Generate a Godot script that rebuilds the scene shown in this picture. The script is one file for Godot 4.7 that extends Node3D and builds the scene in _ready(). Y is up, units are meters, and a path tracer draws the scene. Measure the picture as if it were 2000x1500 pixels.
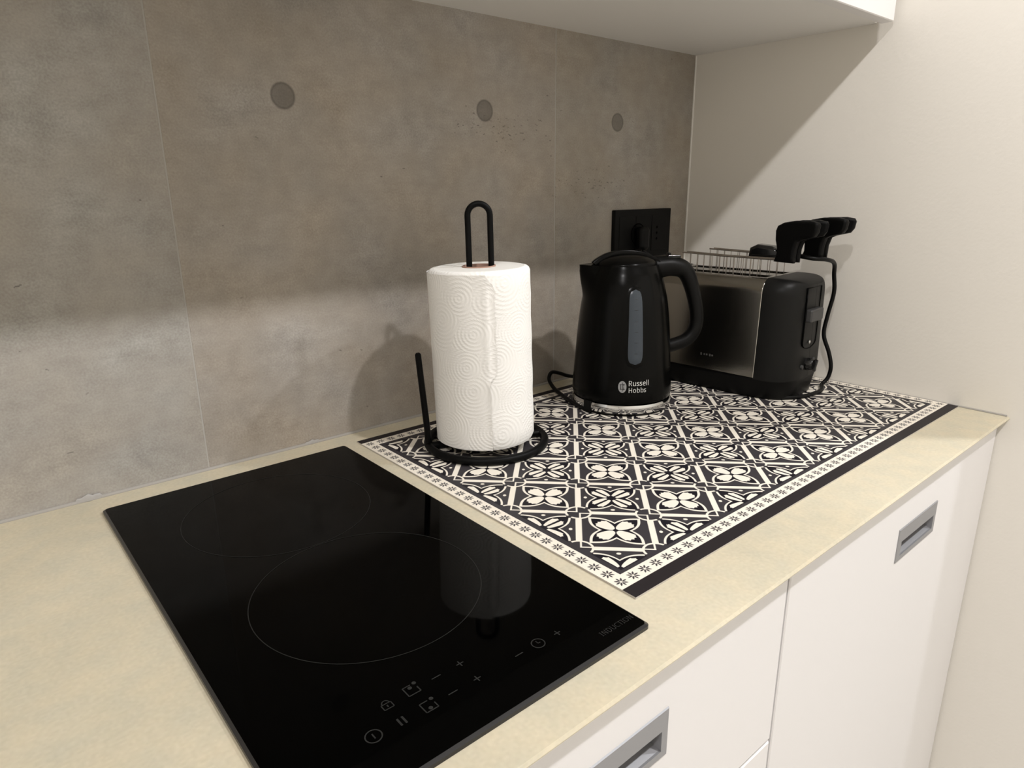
extends Node3D
# Kitchen corner: worktop with an induction hob, a patterned mat, a paper roll on its holder, a kettle and a toaster.
# x runs along the splashback (0 = right wall), z comes out of the splashback (0 = tile face), y is up; the worktop's top is at y = TOP.

const TOP := 0.9
const DEPTH := 0.6014
const DOOR_FACE := 0.589

var taken := {}
var materials := {}


class Geo:
	var v := PackedVector3Array()
	var n := PackedVector3Array()
	var uv := PackedVector2Array()

	func tri(a: Vector3, b: Vector3, c: Vector3, na: Vector3, nb: Vector3, nc: Vector3, ua := Vector2.ZERO, ub := Vector2.ZERO, uc := Vector2.ZERO) -> void:
		var g := (c - a).cross(b - a)
		if g.length_squared() < 1e-22:
			return
		if g.dot(na + nb + nc) < 0.0:
			v.append_array([a, c, b]); n.append_array([na, nc, nb]); uv.append_array([ua, uc, ub])
		else:
			v.append_array([a, b, c]); n.append_array([na, nb, nc]); uv.append_array([ua, ub, uc])

	func flat_quad(a: Vector3, b: Vector3, c: Vector3, d: Vector3, nn: Vector3, uvs := [Vector2.ZERO, Vector2.ZERO, Vector2.ZERO, Vector2.ZERO]) -> void:
		tri(a, b, c, nn, nn, nn, uvs[0], uvs[1], uvs[2])
		tri(a, c, d, nn, nn, nn, uvs[0], uvs[2], uvs[3])

	# rows of points; each row is a ring (closed) or a strip; normals are averaged over the faces and turned outwards
	func grid(rows: Array, closed := false, inside_out := false, uvs: Array = []) -> void:
		var nr := rows.size()
		var nc: int = rows[0].size()
		var normals := []
		for i in nr:
			var row := PackedVector3Array(); row.resize(nc); normals.append(row)
		var centre := Vector3.ZERO
		for r in rows:
			for p in r:
				centre += p
		centre /= float(nr * nc)
		var way := 0.0
		var spans := nc if closed else nc - 1
		for i in nr - 1:
			for j in spans:
				var k := (j + 1) % nc
				var a: Vector3 = rows[i][j]
				var b: Vector3 = rows[i][k]
				var c: Vector3 = rows[i + 1][k]
				var d: Vector3 = rows[i + 1][j]
				var f := (c - a).cross(d - b)
				way += f.dot((a + b + c + d) * 0.25 - centre)
				for q in [[i, j], [i, k], [i + 1, k], [i + 1, j]]:
					normals[q[0]][q[1]] += f
		for i in nr:
			var same := true
			for j in range(1, nc):
				if rows[i][j].distance_squared_to(rows[i][0]) > 1e-12:
					same = false
					break
			if same:
				var s := Vector3.ZERO
				for p in normals[i]:
					s += p
				for j in nc:
					normals[i][j] = s
		var sign := 1.0 if (way >= 0.0) != inside_out else -1.0
		for i in nr:
			for j in nc:
				normals[i][j] = normals[i][j].normalized() * sign
		for i in nr - 1:
			for j in spans:
				var k := (j + 1) % nc
				var t := [Vector2.ZERO, Vector2.ZERO, Vector2.ZERO, Vector2.ZERO]
				if uvs.size():
					t = [uvs[i][j], uvs[i][j + 1], uvs[i + 1][j + 1], uvs[i + 1][j]]
				tri(rows[i][j], rows[i][k], rows[i + 1][k], normals[i][j], normals[i][k], normals[i + 1][k], t[0], t[1], t[2])
				tri(rows[i][j], rows[i + 1][k], rows[i + 1][j], normals[i][j], normals[i + 1][k], normals[i + 1][j], t[0], t[2], t[3])

	func cap(ring: Array, nn: Vector3) -> void:
		var c := Vector3.ZERO
		for p in ring:
			c += p
		c /= float(ring.size())
		for j in ring.size():
			tri(c, ring[j], ring[(j + 1) % ring.size()], nn, nn, nn)

	func tube(path: Array, radius, seg := 10, closed := false, squash := Vector2.ONE, up := Vector3.ZERO) -> void:
		var rows := []
		var count := path.size()
		var side := Vector3.ZERO
		var t := Vector3.ZERO
		for i in count:
			var a: Vector3 = path[(i - 1 + count) % count] if closed else path[maxi(i - 1, 0)]
			var b: Vector3 = path[(i + 1) % count] if closed else path[mini(i + 1, count - 1)]
			t = (b - a).normalized()
			if up != Vector3.ZERO:
				side = up.cross(t).normalized()
			elif side == Vector3.ZERO:
				side = t.cross(Vector3.UP if absf(t.y) < 0.9 else Vector3.RIGHT).normalized()
			else:
				side = (side - t * side.dot(t)).normalized()
			var other := t.cross(side)
			var r: float = radius[i] if radius is Array else radius
			var ring := []
			for j in seg:
				var w := TAU * j / seg
				ring.append(path[i] + side * cos(w) * r * squash.x + other * sin(w) * r * squash.y)
			rows.append(ring)
		if closed:
			rows.append(rows[0])
			var ends := Geo.new()
			ends.grid(rows, true)
			# a ring's two sides face away from its own path, not from its middle: turn the normals by hand
			for i in count:
				for j in seg:
					var k := (j + 1) % seg
					var i2 := i + 1
					var pc: Vector3 = path[i]
					var pd: Vector3 = path[(i + 1) % count]
					tri(rows[i][j], rows[i][k], rows[i2][k], rows[i][j] - pc, rows[i][k] - pc, rows[i2][k] - pd)
					tri(rows[i][j], rows[i2][k], rows[i2][j], rows[i][j] - pc, rows[i2][k] - pd, rows[i2][j] - pd)
			return
		for i in count - 1:
			for j in seg:
				var k := (j + 1) % seg
				var pc: Vector3 = path[i]
				var pd: Vector3 = path[i + 1]
				tri(rows[i][j], rows[i][k], rows[i + 1][k], rows[i][j] - pc, rows[i][k] - pc, rows[i + 1][k] - pd)
				tri(rows[i][j], rows[i + 1][k], rows[i + 1][j], rows[i][j] - pc, rows[i + 1][k] - pd, rows[i + 1][j] - pd)
		cap(rows[0], (path[0] - path[1]).normalized())
		cap(rows[count - 1], (path[count - 1] - path[count - 2]).normalized())

	# profile of (radius, height), run from the bottom's middle outwards and up; corners sharper than 35 degrees stay sharp
	func lathe(profile: Array, seg := 48, at := Vector3.ZERO, uv_high := 0.0) -> void:
		var m := profile.size()
		var seg_n := []
		for i in m - 1:
			var d: Vector2 = (profile[i + 1] - profile[i]).normalized()
			seg_n.append(Vector2(d.y, -d.x))
		for i in m - 1:
			var na: Vector2 = seg_n[i]
			var nb: Vector2 = seg_n[i]
			if i > 0 and seg_n[i - 1].dot(seg_n[i]) > 0.8:
				na = (seg_n[i - 1] + seg_n[i]).normalized()
			if i < m - 2 and seg_n[i + 1].dot(seg_n[i]) > 0.8:
				nb = (seg_n[i + 1] + seg_n[i]).normalized()
			for j in seg:
				var w0 := TAU * j / seg
				var w1 := TAU * (j + 1) / seg
				var d0 := Vector3(cos(w0), 0, sin(w0))
				var d1 := Vector3(cos(w1), 0, sin(w1))
				var p: Vector2 = profile[i]
				var q: Vector2 = profile[i + 1]
				var a := at + d0 * p.x + Vector3.UP * p.y
				var b := at + d1 * p.x + Vector3.UP * p.y
				var c := at + d1 * q.x + Vector3.UP * q.y
				var d := at + d0 * q.x + Vector3.UP * q.y
				var na0 := d0 * na.x + Vector3.UP * na.y
				var na1 := d1 * na.x + Vector3.UP * na.y
				var nb0 := d0 * nb.x + Vector3.UP * nb.y
				var nb1 := d1 * nb.x + Vector3.UP * nb.y
				var u0 := Vector2(float(j) / seg, 0)
				var u1 := Vector2(float(j + 1) / seg, 0)
				var lo := Vector2(0, 1.0 - p.y / uv_high) if uv_high > 0.0 else Vector2.ZERO
				var hi := Vector2(0, 1.0 - q.y / uv_high) if uv_high > 0.0 else Vector2.ZERO
				tri(a, b, c, na0, na1, nb1, u0 + lo, u1 + lo, u1 + hi)
				tri(a, c, d, na0, nb1, nb0, u0 + lo, u1 + hi, u0 + hi)

	# box with rounded edges
	func rbox(at: Vector3, size: Vector3, r := 0.002, steps := 2, turn := Basis.IDENTITY) -> void:
		var h := size * 0.5
		var rr := minf(r, minf(h.x, minf(h.y, h.z)) * 0.98)
		for axis in 3:
			var ua := (axis + 1) % 3
			var va := (axis + 2) % 3
			for s in [-1.0, 1.0]:
				var lists := []
				for e in [ua, va]:
					var l := []
					for i in steps + 1:
						l.append(-h[e] + rr * (1.0 - cos(PI * 0.5 * i / steps)) if false else -h[e] + rr * i / steps)
					for i in steps + 1:
						l.append(h[e] - rr + rr * i / steps)
					lists.append(l)
				var pts := []
				var nrm := []
				for u in lists[0]:
					var prow := []
					var nrow := []
					for w in lists[1]:
						var p := Vector3.ZERO
						p[axis] = s * h[axis]
						p[ua] = u
						p[va] = w
						var inner := p.clamp(-h + Vector3.ONE * rr, h - Vector3.ONE * rr)
						var d := (p - inner).normalized()
						prow.append(at + turn * (inner + d * rr))
						nrow.append(turn * d)
					pts.append(prow)
					nrm.append(nrow)
				for i in pts.size() - 1:
					for j in pts[0].size() - 1:
						tri(pts[i][j], pts[i][j + 1], pts[i + 1][j + 1], nrm[i][j], nrm[i][j + 1], nrm[i + 1][j + 1])
						tri(pts[i][j], pts[i + 1][j + 1], pts[i + 1][j], nrm[i][j], nrm[i + 1][j + 1], nrm[i + 1][j])

	func box(lo: Vector3, hi: Vector3) -> void:
		for axis in 3:
			var ua := (axis + 1) % 3
			var va := (axis + 2) % 3
			for s in 2:
				var c := []
				for q in [[0, 0], [1, 0], [1, 1], [0, 1]]:
					var p := Vector3.ZERO
					p[axis] = hi[axis] if s else lo[axis]
					p[ua] = hi[ua] if q[0] else lo[ua]
					p[va] = hi[va] if q[1] else lo[va]
					c.append(p)
				var nn := Vector3.ZERO
				nn[axis] = 1.0 if s else -1.0
				flat_quad(c[0], c[1], c[2], c[3], nn)

	# outline in the plane of (ax, ay), thickness along their cross product, edges rounded by an inset
	func slab(outline: Array, at: Vector3, ax: Vector3, ay: Vector3, thick: float, bevel: float) -> void:
		var az := ax.cross(ay).normalized()
		var m := outline.size()
		var area := 0.0
		for i in m:
			area += outline[i].cross(outline[(i + 1) % m])
		var turn := 1.0 if area > 0.0 else -1.0
		var out := []
		for i in m:
			var d0: Vector2 = (outline[i] - outline[(i - 1 + m) % m]).normalized()
			var d1: Vector2 = (outline[(i + 1) % m] - outline[i]).normalized()
			var nn := (Vector2(d0.y, -d0.x) + Vector2(d1.y, -d1.x)).normalized() * turn
			out.append(nn)
		var put := func(q: Vector2, z: float) -> Vector3: return at + ax * q.x + ay * q.y + az * z
		var half := thick * 0.5
		var layers := []
		for s in 4:
			var w := PI * 0.5 * s / 3.0
			layers.append([bevel * (1.0 - sin(w)), -half + bevel * (1.0 - cos(w)), Vector2(sin(w), -cos(w))])
		for s in 4:
			var w := PI * 0.5 * (3 - s) / 3.0
			layers.append([bevel * (1.0 - sin(w)), half - bevel * (1.0 - cos(w)), Vector2(sin(w), cos(w))])
		for l in layers.size() - 1:
			for i in m:
				var k := (i + 1) % m
				var corner := []
				var nrm := []
				for q in [[l, i], [l, k], [l + 1, k], [l + 1, i]]:
					var L = layers[q[0]]
					var o: Vector2 = out[q[1]]
					corner.append(put.call(outline[q[1]] - o * L[0], L[1]))
					nrm.append(((ax * o.x + ay * o.y) * L[2].x + az * L[2].y).normalized())
				tri(corner[0], corner[1], corner[2], nrm[0], nrm[1], nrm[2])
				tri(corner[0], corner[2], corner[3], nrm[0], nrm[2], nrm[3])
		var inset := PackedVector2Array()
		for i in m:
			inset.append(outline[i] - out[i] * bevel)
		var index := Geometry2D.triangulate_polygon(inset)
		for i in range(0, index.size(), 3):
			for s in [-1.0, 1.0]:
				tri(put.call(inset[index[i]], s * half), put.call(inset[index[i + 1]], s * half), put.call(inset[index[i + 2]], s * half), az * s, az * s, az * s)

	func add(other: Geo, t: Transform3D) -> void:
		for i in range(0, other.v.size(), 3):
			tri(t * other.v[i], t * other.v[i + 1], t * other.v[i + 2], t.basis * other.n[i], t.basis * other.n[i + 1], t.basis * other.n[i + 2], other.uv[i], other.uv[i + 1], other.uv[i + 2])

	func mesh() -> ArrayMesh:
		var a := []
		a.resize(Mesh.ARRAY_MAX)
		for i in n.size():
			n[i] = n[i].normalized()
		a[Mesh.ARRAY_VERTEX] = v
		a[Mesh.ARRAY_NORMAL] = n
		a[Mesh.ARRAY_TEX_UV] = uv
		var m := ArrayMesh.new()
		m.add_surface_from_arrays(Mesh.PRIMITIVE_TRIANGLES, a)
		return m


# ---------------------------------------------------------------- helpers

func numbered(called: String) -> String:
	taken[called] = taken.get(called, -1) + 1
	return called if taken[called] == 0 else "%s_%03d" % [called, taken[called]]


func thing(called: String, label: String, category: String, at := Vector3.ZERO, turn := 0.0, group := "") -> Node3D:
	var o := Node3D.new()
	o.name = numbered(called)
	add_child(o)
	o.position = at
	o.rotation.y = turn
	o.set_meta("label", label)
	o.set_meta("category", category)
	if group:
		o.set_meta("group", group)
	return o


func part(called: String, g: Geo, m: Material, parent: Node3D, label := "") -> MeshInstance3D:
	var o := MeshInstance3D.new()
	o.name = called
	o.mesh = g.mesh()
	o.material_override = m
	parent.add_child(o, true)
	if label:
		o.set_meta("label", label)
	return o


func struct(called: String, g: Geo, m: Material, label := "") -> MeshInstance3D:
	var o := part(called, g, m, self, label)
	o.set_meta("kind", "structure")
	return o


func mat(called: String, c: Color, rough := 0.6, metal := 0.0, spec := 0.5) -> StandardMaterial3D:
	var m := StandardMaterial3D.new()
	m.resource_name = called
	m.albedo_color = c
	m.roughness = rough
	m.metallic = metal
	m.metallic_specular = spec
	materials[called] = m
	return m


func lin(r: float, g: float, b: float) -> Color:
	return Color(r, g, b).linear_to_srgb()


func at(x: float, y: float, z: float) -> Vector3:
	return Vector3(x, TOP + y, z)


func smooth_path(points: Array, per := 6) -> Array:
	var out := []
	var m := points.size()
	for i in m - 1:
		var p0: Vector3 = points[maxi(i - 1, 0)]
		var p1: Vector3 = points[i]
		var p2: Vector3 = points[i + 1]
		var p3: Vector3 = points[mini(i + 2, m - 1)]
		for s in per:
			out.append(p1.cubic_interpolate(p2, p0, p3, float(s) / per))
	out.append(points[m - 1])
	return out


func curve_at(table: Array, y: float) -> float:
	for i in table.size() - 1:
		if y <= table[i + 1].x:
			var a: Vector2 = table[i]
			var b: Vector2 = table[i + 1]
			var a0: Vector2 = table[maxi(i - 1, 0)]
			var b1: Vector2 = table[mini(i + 2, table.size() - 1)]
			return cubic_interpolate(a.y, b.y, a0.y, b1.y, clampf((y - a.x) / (b.x - a.x), 0, 1))
	return table[table.size() - 1].y


func noise(sd: int, freq: float, octaves := 4) -> FastNoiseLite:
	var f := FastNoiseLite.new()
	f.seed = sd
	f.noise_type = FastNoiseLite.TYPE_SIMPLEX_SMOOTH
	f.frequency = freq
	f.fractal_octaves = octaves
	return f


func noise_bytes(f: FastNoiseLite, w: int, h: int) -> PackedByteArray:
	var im := f.get_image(w, h, false, false, true)
	im.convert(Image.FORMAT_L8)
	return im.get_data()


# ---------------------------------------------------------------- textures

# the whole splashback's print: cloudy concrete with brushed streaks and grain
var concrete_wide := 1560
var concrete_high := 620

func concrete_print() -> Image:
	var w := concrete_wide
	var h := concrete_high
	var a := noise_bytes(noise(3, 0.0035, 4), w, h)
	var b := noise_bytes(noise(8, 0.03, 6), w, h)
	var c := noise_bytes(noise(21, 0.35, 2), w, h)
	var streak := noise(5, 0.10, 3)
	var s := streak.get_image(w / 6, h, false, false, true)
	s.convert(Image.FORMAT_L8)
	s.resize(w, h, Image.INTERPOLATE_CUBIC)
	var d := s.get_data()
	var warm := noise_bytes(noise(33, 0.006, 3), w, h)
	var out := PackedByteArray()
	out.resize(w * h * 3)
	var k := 0
	for i in w * h:
		var rough := 0.75 + 0.0065 * absi(warm[i] - 128)
		var g := (a[i] - 128) * 0.055 + ((b[i] - 128) * 0.055 + (c[i] - 128) * 0.085 + (d[i] - 128) * 0.022) * rough
		var t := (warm[i] - 128) * 0.02
		out[k] = clampi(int(166 + g + t), 0, 255)
		out[k + 1] = clampi(int(160 + g), 0, 255)
		out[k + 2] = clampi(int(152 + g - t * 1.3), 0, 255)
		k += 3
	return Image.create_from_data(w, h, false, Image.FORMAT_RGB8, out)


func tile_texture(base: Image, x: int, w: int, flip: bool, holes: Array, sd: int, lift: float) -> ImageTexture:
	var im := base.get_region(Rect2i(x, 0, w, concrete_high))
	if flip:
		im.flip_x()
	var rng := RandomNumberGenerator.new()
	rng.seed = sd
	if lift != 0.0:
		im.adjust_bcs(1.0 + lift, 1.0, 1.0 - maxf(lift, 0.0) * 8.0)
	# pores and short scratches
	var spots := [Vector2(rng.randf_range(60, w - 60), rng.randf_range(150, 330)), Vector2(rng.randf_range(60, w - 60), rng.randf_range(420, 560))]
	for i in 150:
		var p := Vector2(rng.randf_range(2, w - 4), rng.randf_range(2, concrete_high - 4))
		if i > 22:
			p = spots[i % 2] + Vector2(rng.randfn() * 50, rng.randfn() * 14)
		var length := rng.randi_range(1, 4) if i % 5 else rng.randi_range(3, 8)
		var dark := rng.randf_range(0.62, 0.90)
		var slope := rng.randf_range(-0.5, 0.5)
		for q in length:
			var px := clampi(int(p.x) + q, 0, w - 1)
			var py := clampi(int(p.y + q * slope), 0, concrete_high - 1)
			var c := im.get_pixel(px, py)
			im.set_pixel(px, py, Color(c.r * dark, c.g * dark, c.b * dark))
	# printed formwork plugs: a darker disc with a darker rim
	for q in holes:
		var r: float = q.z
		for py in range(int(q.y - r - 3), int(q.y + r + 4)):
			for px in range(int(q.x - r - 3), int(q.x + r + 4)):
				if px < 0 or py < 0 or px >= w or py >= concrete_high:
					continue
				var d := Vector2(px + 0.5 - q.x, py + 0.5 - q.y).length() / r
				var f := 1.0 - 0.22 * smoothstep(1.10, 0.90, d) - 0.10 * smoothstep(0.14, 0.0, absf(d - 0.93))
				var c := im.get_pixel(px, py)
				im.set_pixel(px, py, Color(c.r * f, c.g * f, c.b * f))
	return ImageTexture.create_from_image(im)


func worktop_texture() -> ImageTexture:
	var w := 900
	var h := 360
	var a := noise_bytes(noise(41, 0.006, 4), w, h)
	var b := noise_bytes(noise(42, 0.05, 4), w, h)
	var c := noise_bytes(noise(43, 0.45, 2), w, h)
	var out := PackedByteArray()
	out.resize(w * h * 3)
	var k := 0
	for i in w * h:
		var g := (a[i] - 128) * 0.05 + (b[i] - 128) * 0.05 + (c[i] - 128) * 0.06
		var t := (b[i] - 128) * 0.02
		out[k] = clampi(int(203 + g), 0, 255)
		out[k + 1] = clampi(int(194 + g - t), 0, 255)
		out[k + 2] = clampi(int(171 + g - t * 2.0), 0, 255)
		k += 3
	return ImageTexture.create_from_image(Image.create_from_data(w, h, false, Image.FORMAT_RGB8, out))


# --- the mat's print. Colours: 0 cream, 1 charcoal, 2 ink
var print_colors := [Color8(238, 230, 216), Color8(55, 52, 55), Color8(20, 17, 25)]

func lobe(s: float, size: float) -> float:
	return size * (0.76 - 0.29 * pow(maxf(0.0, 1.0 - s / 0.76), 3.1))

func in_lobes(s: float, t: float, size: float, less: float) -> bool:
	return t < lobe(s / size, size) - less and s < lobe(t / size, size) - less

# position in one cell of the diagonal lattice: s, t from -1 to 1 along its sides; kind 0 whole petals, 1 split petals
func print_cell(s: float, t: float, kind: int, x: float, y: float) -> int:
	var a := absf(s)
	var b := absf(t)
	# the ring round each lattice point
	var c := Vector2(1.0 - a, 1.0 - b)
	var rr := c.length()
	if rr < 0.392:
		if rr > 0.322 and (kind == 0 or c.normalized().dot(Vector2(0.7071, 0.7071)) < 0.985):
			return 0
		if rr > 0.322:
			return 1
		# two thin hooks that pass each other inside the ring; (x, y) = place round the lattice point
		if absf(x - 0.045) < 0.026 and y < -0.02 and y > -0.34 or absf(y + 0.045) < 0.026 and x > 0.02 and x < 0.34:
			return 0
		if absf(x + 0.045) < 0.026 and y > 0.02 and y < 0.34 or absf(y - 0.045) < 0.026 and x < -0.02 and x > -0.34:
			return 0
		return 1
	if a > 0.912 or b > 0.912:
		return 0
	var size := 0.955 if kind == 0 else 1.03
	if in_lobes(a, b, size, 0.0):
		if not in_lobes(a, b, size, 0.080 if kind == 0 else 0.068):
			if kind == 1 and minf(a, b) > 0.65:
				return 1
			return 0
		var p := (a + b) * 0.7071
		var q := absf(a - b) * 0.7071
		var far := 0.67 if kind == 0 else 0.74
		var wide := 0.235 * (1.0 - exp(-p * 4.6))
		var edge := far - 0.10 * pow(q / 0.22, 2.0) - 0.05 * absf(sin(q * 26.0))
		if p > (0.07 if kind == 0 else 0.13) and q < wide and minf(a, b) > 0.016 and p < edge:
			if kind == 1 and q < 0.028 + 0.02 * p:
				return 2
			return 0
		return 2
	if kind == 1:
		if Vector2(a * 0.8, b - 0.775).length() < 0.052 or Vector2(b * 0.8, a - 0.775).length() < 0.052:
			return 0
	return 1


func mat_texture() -> ImageTexture:
	var cell := 274                                     # pixels of one repeat of 0.1054 m
	var per_metre := 274.0 / 0.1054
	var w := int(round(0.785 * per_metre))
	var h := int(round(0.4945 * per_metre))
	var one := Image.create_empty(cell, cell, false, Image.FORMAT_RGB8)
	var fine := 3
	for py in cell:
		for px in cell:
			var sum := Color(0, 0, 0)
			for sy in fine:
				for sx in fine:
					# in half repeats: lattice points at (0,0) and (1,1), whole flowers at (0,1), split ones at (1,0)
					var x := (px + (sx + 0.5) / fine) / cell * 2.0
					var y := (py + (sy + 0.5) / fine) / cell * 2.0
					# along the cell's sides: lattice points at odd (g, e), cell middles at even ones
					var g := x + y + 1.0
					var e := x - y + 1.0
					var gi := roundf(g * 0.5) * 2.0
					var ei := roundf(e * 0.5) * 2.0
					var mx := (gi + ei) * 0.5 - 1.0
					var kind := 0 if posmod(int(roundf(mx)), 2) == 0 else 1
					var nx := g - (floorf(g * 0.5) * 2.0 + 1.0)
					var ny := e - (floorf(e * 0.5) * 2.0 + 1.0)
					var odd := posmod(int(roundf((floorf(g * 0.5) + floorf(e * 0.5)))), 2) == 1
					sum += print_colors[print_cell(g - gi, e - ei, kind, ny * (1.0 if odd else -1.0), -nx)]
			one.set_pixel(px, py, sum / float(fine * fine))
	var im := Image.create_empty(w, h, false, Image.FORMAT_RGB8)
	var m := func(metres: float) -> int: return int(round(metres * per_metre))
	im.fill(print_colors[1])
	# the black bands along the front and the back
	im.fill_rect(Rect2i(0, 0, w, m.call(0.0130)), Color8(34, 29, 31))
	im.fill_rect(Rect2i(0, h - m.call(0.0150), w, m.call(0.0150)), Color8(34, 29, 31))
	# cream border
	im.fill_rect(Rect2i(0, m.call(0.0130), w, h - m.call(0.0280)), print_colors[0])
	im.fill_rect(Rect2i(m.call(0.0175), m.call(0.0300), w - m.call(0.0350), h - m.call(0.0625)), print_colors[1])
	# pattern field
	var x0: int = m.call(0.0235)
	var y0: int = m.call(0.0365)
	for j in 4:
		for i in 7:
			# the field starts on a line through split flowers on the left and on the front
			var src := Image.create_empty(cell, cell, false, Image.FORMAT_RGB8)
			var half := cell / 2
			src.blit_rect(one, Rect2i(half, 0, half, cell), Vector2i(0, 0))
			src.blit_rect(one, Rect2i(0, 0, half, cell), Vector2i(half, 0))
			im.blit_rect(src, Rect2i(0, 0, cell, cell), Vector2i(x0 + i * cell, y0 + j * cell))
	# small border flowers
	var fl := Image.create_empty(40, 40, false, Image.FORMAT_RGB8)
	for py in 40:
		for px in 40:
			var sum := 0.0
			for q in 4:
				var d := Vector2((px + 0.25 + 0.5 * (q % 2) - 20) / 18.0, (py + 0.25 + 0.5 * (q / 2) - 20) / 18.0)
				var r := d.length()
				var ang := fposmod(d.angle() + PI / 8.0, PI / 4.0) - PI / 8.0
				var across := absf(sin(ang)) * r
				if r > 0.16 and r < 0.93 and across < 0.125 * sin(PI * clampf((r - 0.12) / 0.84, 0, 1)):
					sum += 0.25
			fl.set_pixel(px, py, print_colors[0].lerp(print_colors[1], sum))
	var fx0 := 0.0088
	var fx1 := 0.785 - 0.0088
	var fz0 := 0.0213
	var fz1 := 0.4945 - 0.0238
	for i in 48:
		var px: int = m.call(lerpf(fx0, fx1, i / 47.0)) - 20
		im.blit_rect(fl, Rect2i(0, 0, 40, 40), Vector2i(px, m.call(fz0) - 20))
		im.blit_rect(fl, Rect2i(0, 0, 40, 40), Vector2i(px, m.call(fz1) - 20))
	for i in range(1, 28):
		var py: int = m.call(lerpf(fz0, fz1, i / 28.0)) - 20
		im.blit_rect(fl, Rect2i(0, 0, 40, 40), Vector2i(m.call(fx0) - 20, py))
		im.blit_rect(fl, Rect2i(0, 0, 40, 40), Vector2i(m.call(fx1) - 20, py))
	return ImageTexture.create_from_image(im)


# embossed rings of dots round scattered centres (height map of the paper)
func emboss_texture() -> ImageTexture:
	var w := 880
	var h := 500
	var rng := RandomNumberGenerator.new()
	rng.seed = 12
	var nx := 8
	var ny := 5
	var centres := []
	for j in ny:
		for i in nx:
			centres.append(Vector3((i + 0.5 + rng.randf_range(-0.32, 0.32) + 0.5 * (j % 2)) * w / nx, (j + 0.5 + rng.randf_range(-0.3, 0.3)) * h / ny, rng.randf_range(0.72, 1.25)))
	var out := PackedByteArray()
	out.resize(w * h)
	var grain := noise_bytes(noise(77, 0.3, 2), w, h)
	for py in h:
		var cj := int(float(py) * ny / h)
		for px in w:
			var ci := int(float(px) * nx / w)
			var best := 1e9
			var bx := 0.0
			var by := 0.0
			for dj in [-1, 0, 1]:
				var jj: int = cj + dj
				if jj < 0 or jj >= ny:
					continue
				for di in [-2, -1, 0, 1]:
					var ii: int = ci + di
					var c: Vector3 = centres[jj * nx + posmod(ii, nx)]
					var dx := px - c.x - (floorf(float(ii) / nx)) * w
					var dy := py - c.y
					var d := (dx * dx + dy * dy) * c.z
					if d < best:
						best = d
						bx = dx
						by = dy
			var dist := sqrt(best)
			var ring := 0.5 + 0.5 * cos(dist * TAU / 10.0)
			var dots := 0.72 + 0.28 * cos(atan2(by, bx) * maxf(4.0, roundf(dist * 0.75)))
			out[py * w + px] = clampi(int(255.0 * (0.86 * ring * dots) + (grain[py * w + px] - 128) * 0.16), 0, 255)
	return ImageTexture.create_from_image(Image.create_from_data(w, h, false, Image.FORMAT_L8, out))


# ---------------------------------------------------------------- the scene

func _ready() -> void:
	# camera
	var cam := Camera3D.new()
	cam.name = "camera"
	add_child(cam)
	cam.position = at(-1.1896, 0.3363, 0.8482)
	cam.rotation = Vector3(-0.2816, -0.7026, -0.0097)
	cam.fov = 59.362
	cam.near = 0.02
	cam.far = 40.0
	cam.current = true

	# environment: a closed room, so the sky gives nothing
	var we := WorldEnvironment.new()
	we.name = "environment"
	var env := Environment.new()
	env.background_mode = Environment.BG_COLOR
	env.background_color = Color(0.02, 0.02, 0.02)
	env.tonemap_mode = Environment.TONE_MAPPER_LINEAR
	env.tonemap_exposure = 1.10
	env.sdfgi_enabled = true
	env.ssao_enabled = true
	env.ssil_enabled = true
	we.environment = env
	add_child(we)

	# ceiling lamps: a row in front of the wall cupboards; the last one is past the end of the right wall
	var white := Color(1.0, 0.990, 0.988)
	downlight(Vector3(-0.42, TOP + 1.5, 1.212), 0.045, white, 1.29, "round recessed ceiling lamp in front of the wall cupboard by the right wall")
	downlight(Vector3(-2.00, TOP + 1.5, 1.212), 0.045, white, 1.03, "round recessed ceiling lamp in front of the hob's wall cupboard")
	downlight(Vector3(0.495, TOP + 1.5, 1.212), 0.045, Color(0.965, 0.98, 1.0), 1.30, "round recessed ceiling lamp beyond the end of the right wall")

	make_materials()
	room()
	splashback()
	cupboards()
	worktop()
	hob()
	patterned_mat()
	paper_roll()
	kettle()
	toaster()
	cages()
	outlet()


func downlight(p: Vector3, radius: float, color: Color, energy: float, label: String) -> void:
	var o := thing("ceiling_lamp", label, "ceiling lamp", p, 0.0, "recessed ceiling lamps")
	var g := Geo.new()
	g.lathe([Vector2(radius, -0.001), Vector2(radius, -0.010), Vector2(radius + 0.004, -0.012), Vector2(radius + 0.018, -0.006), Vector2(radius + 0.020, 0.0)], 40)
	part("trim_ring", g, mat("lamp trim white", lin(0.8, 0.8, 0.78), 0.4), o)
	var glow := mat("lamp glow", Color(1, 1, 1), 0.5)
	glow.emission_enabled = true
	glow.emission = color
	glow.emission_energy_multiplier = 6.0
	var d := Geo.new()
	d.lathe([Vector2(0, -0.006), Vector2(radius, -0.006), Vector2(radius, -0.001), Vector2(0, -0.001)], 32)
	part("light_diffuser", d, glow, o, "glowing round lamp face")
	var l := SpotLight3D.new()
	l.name = "lamp_light"
	o.add_child(l)
	l.position = Vector3(0, -0.02, 0)
	l.rotation.x = -PI / 2.0
	l.light_color = color
	l.light_energy = energy
	l.light_size = radius * 0.8
	l.spot_range = 20.0
	l.spot_attenuation = 2.0
	l.spot_angle = 88.0
	l.spot_angle_attenuation = 0.15
	l.shadow_enabled = true


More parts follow.
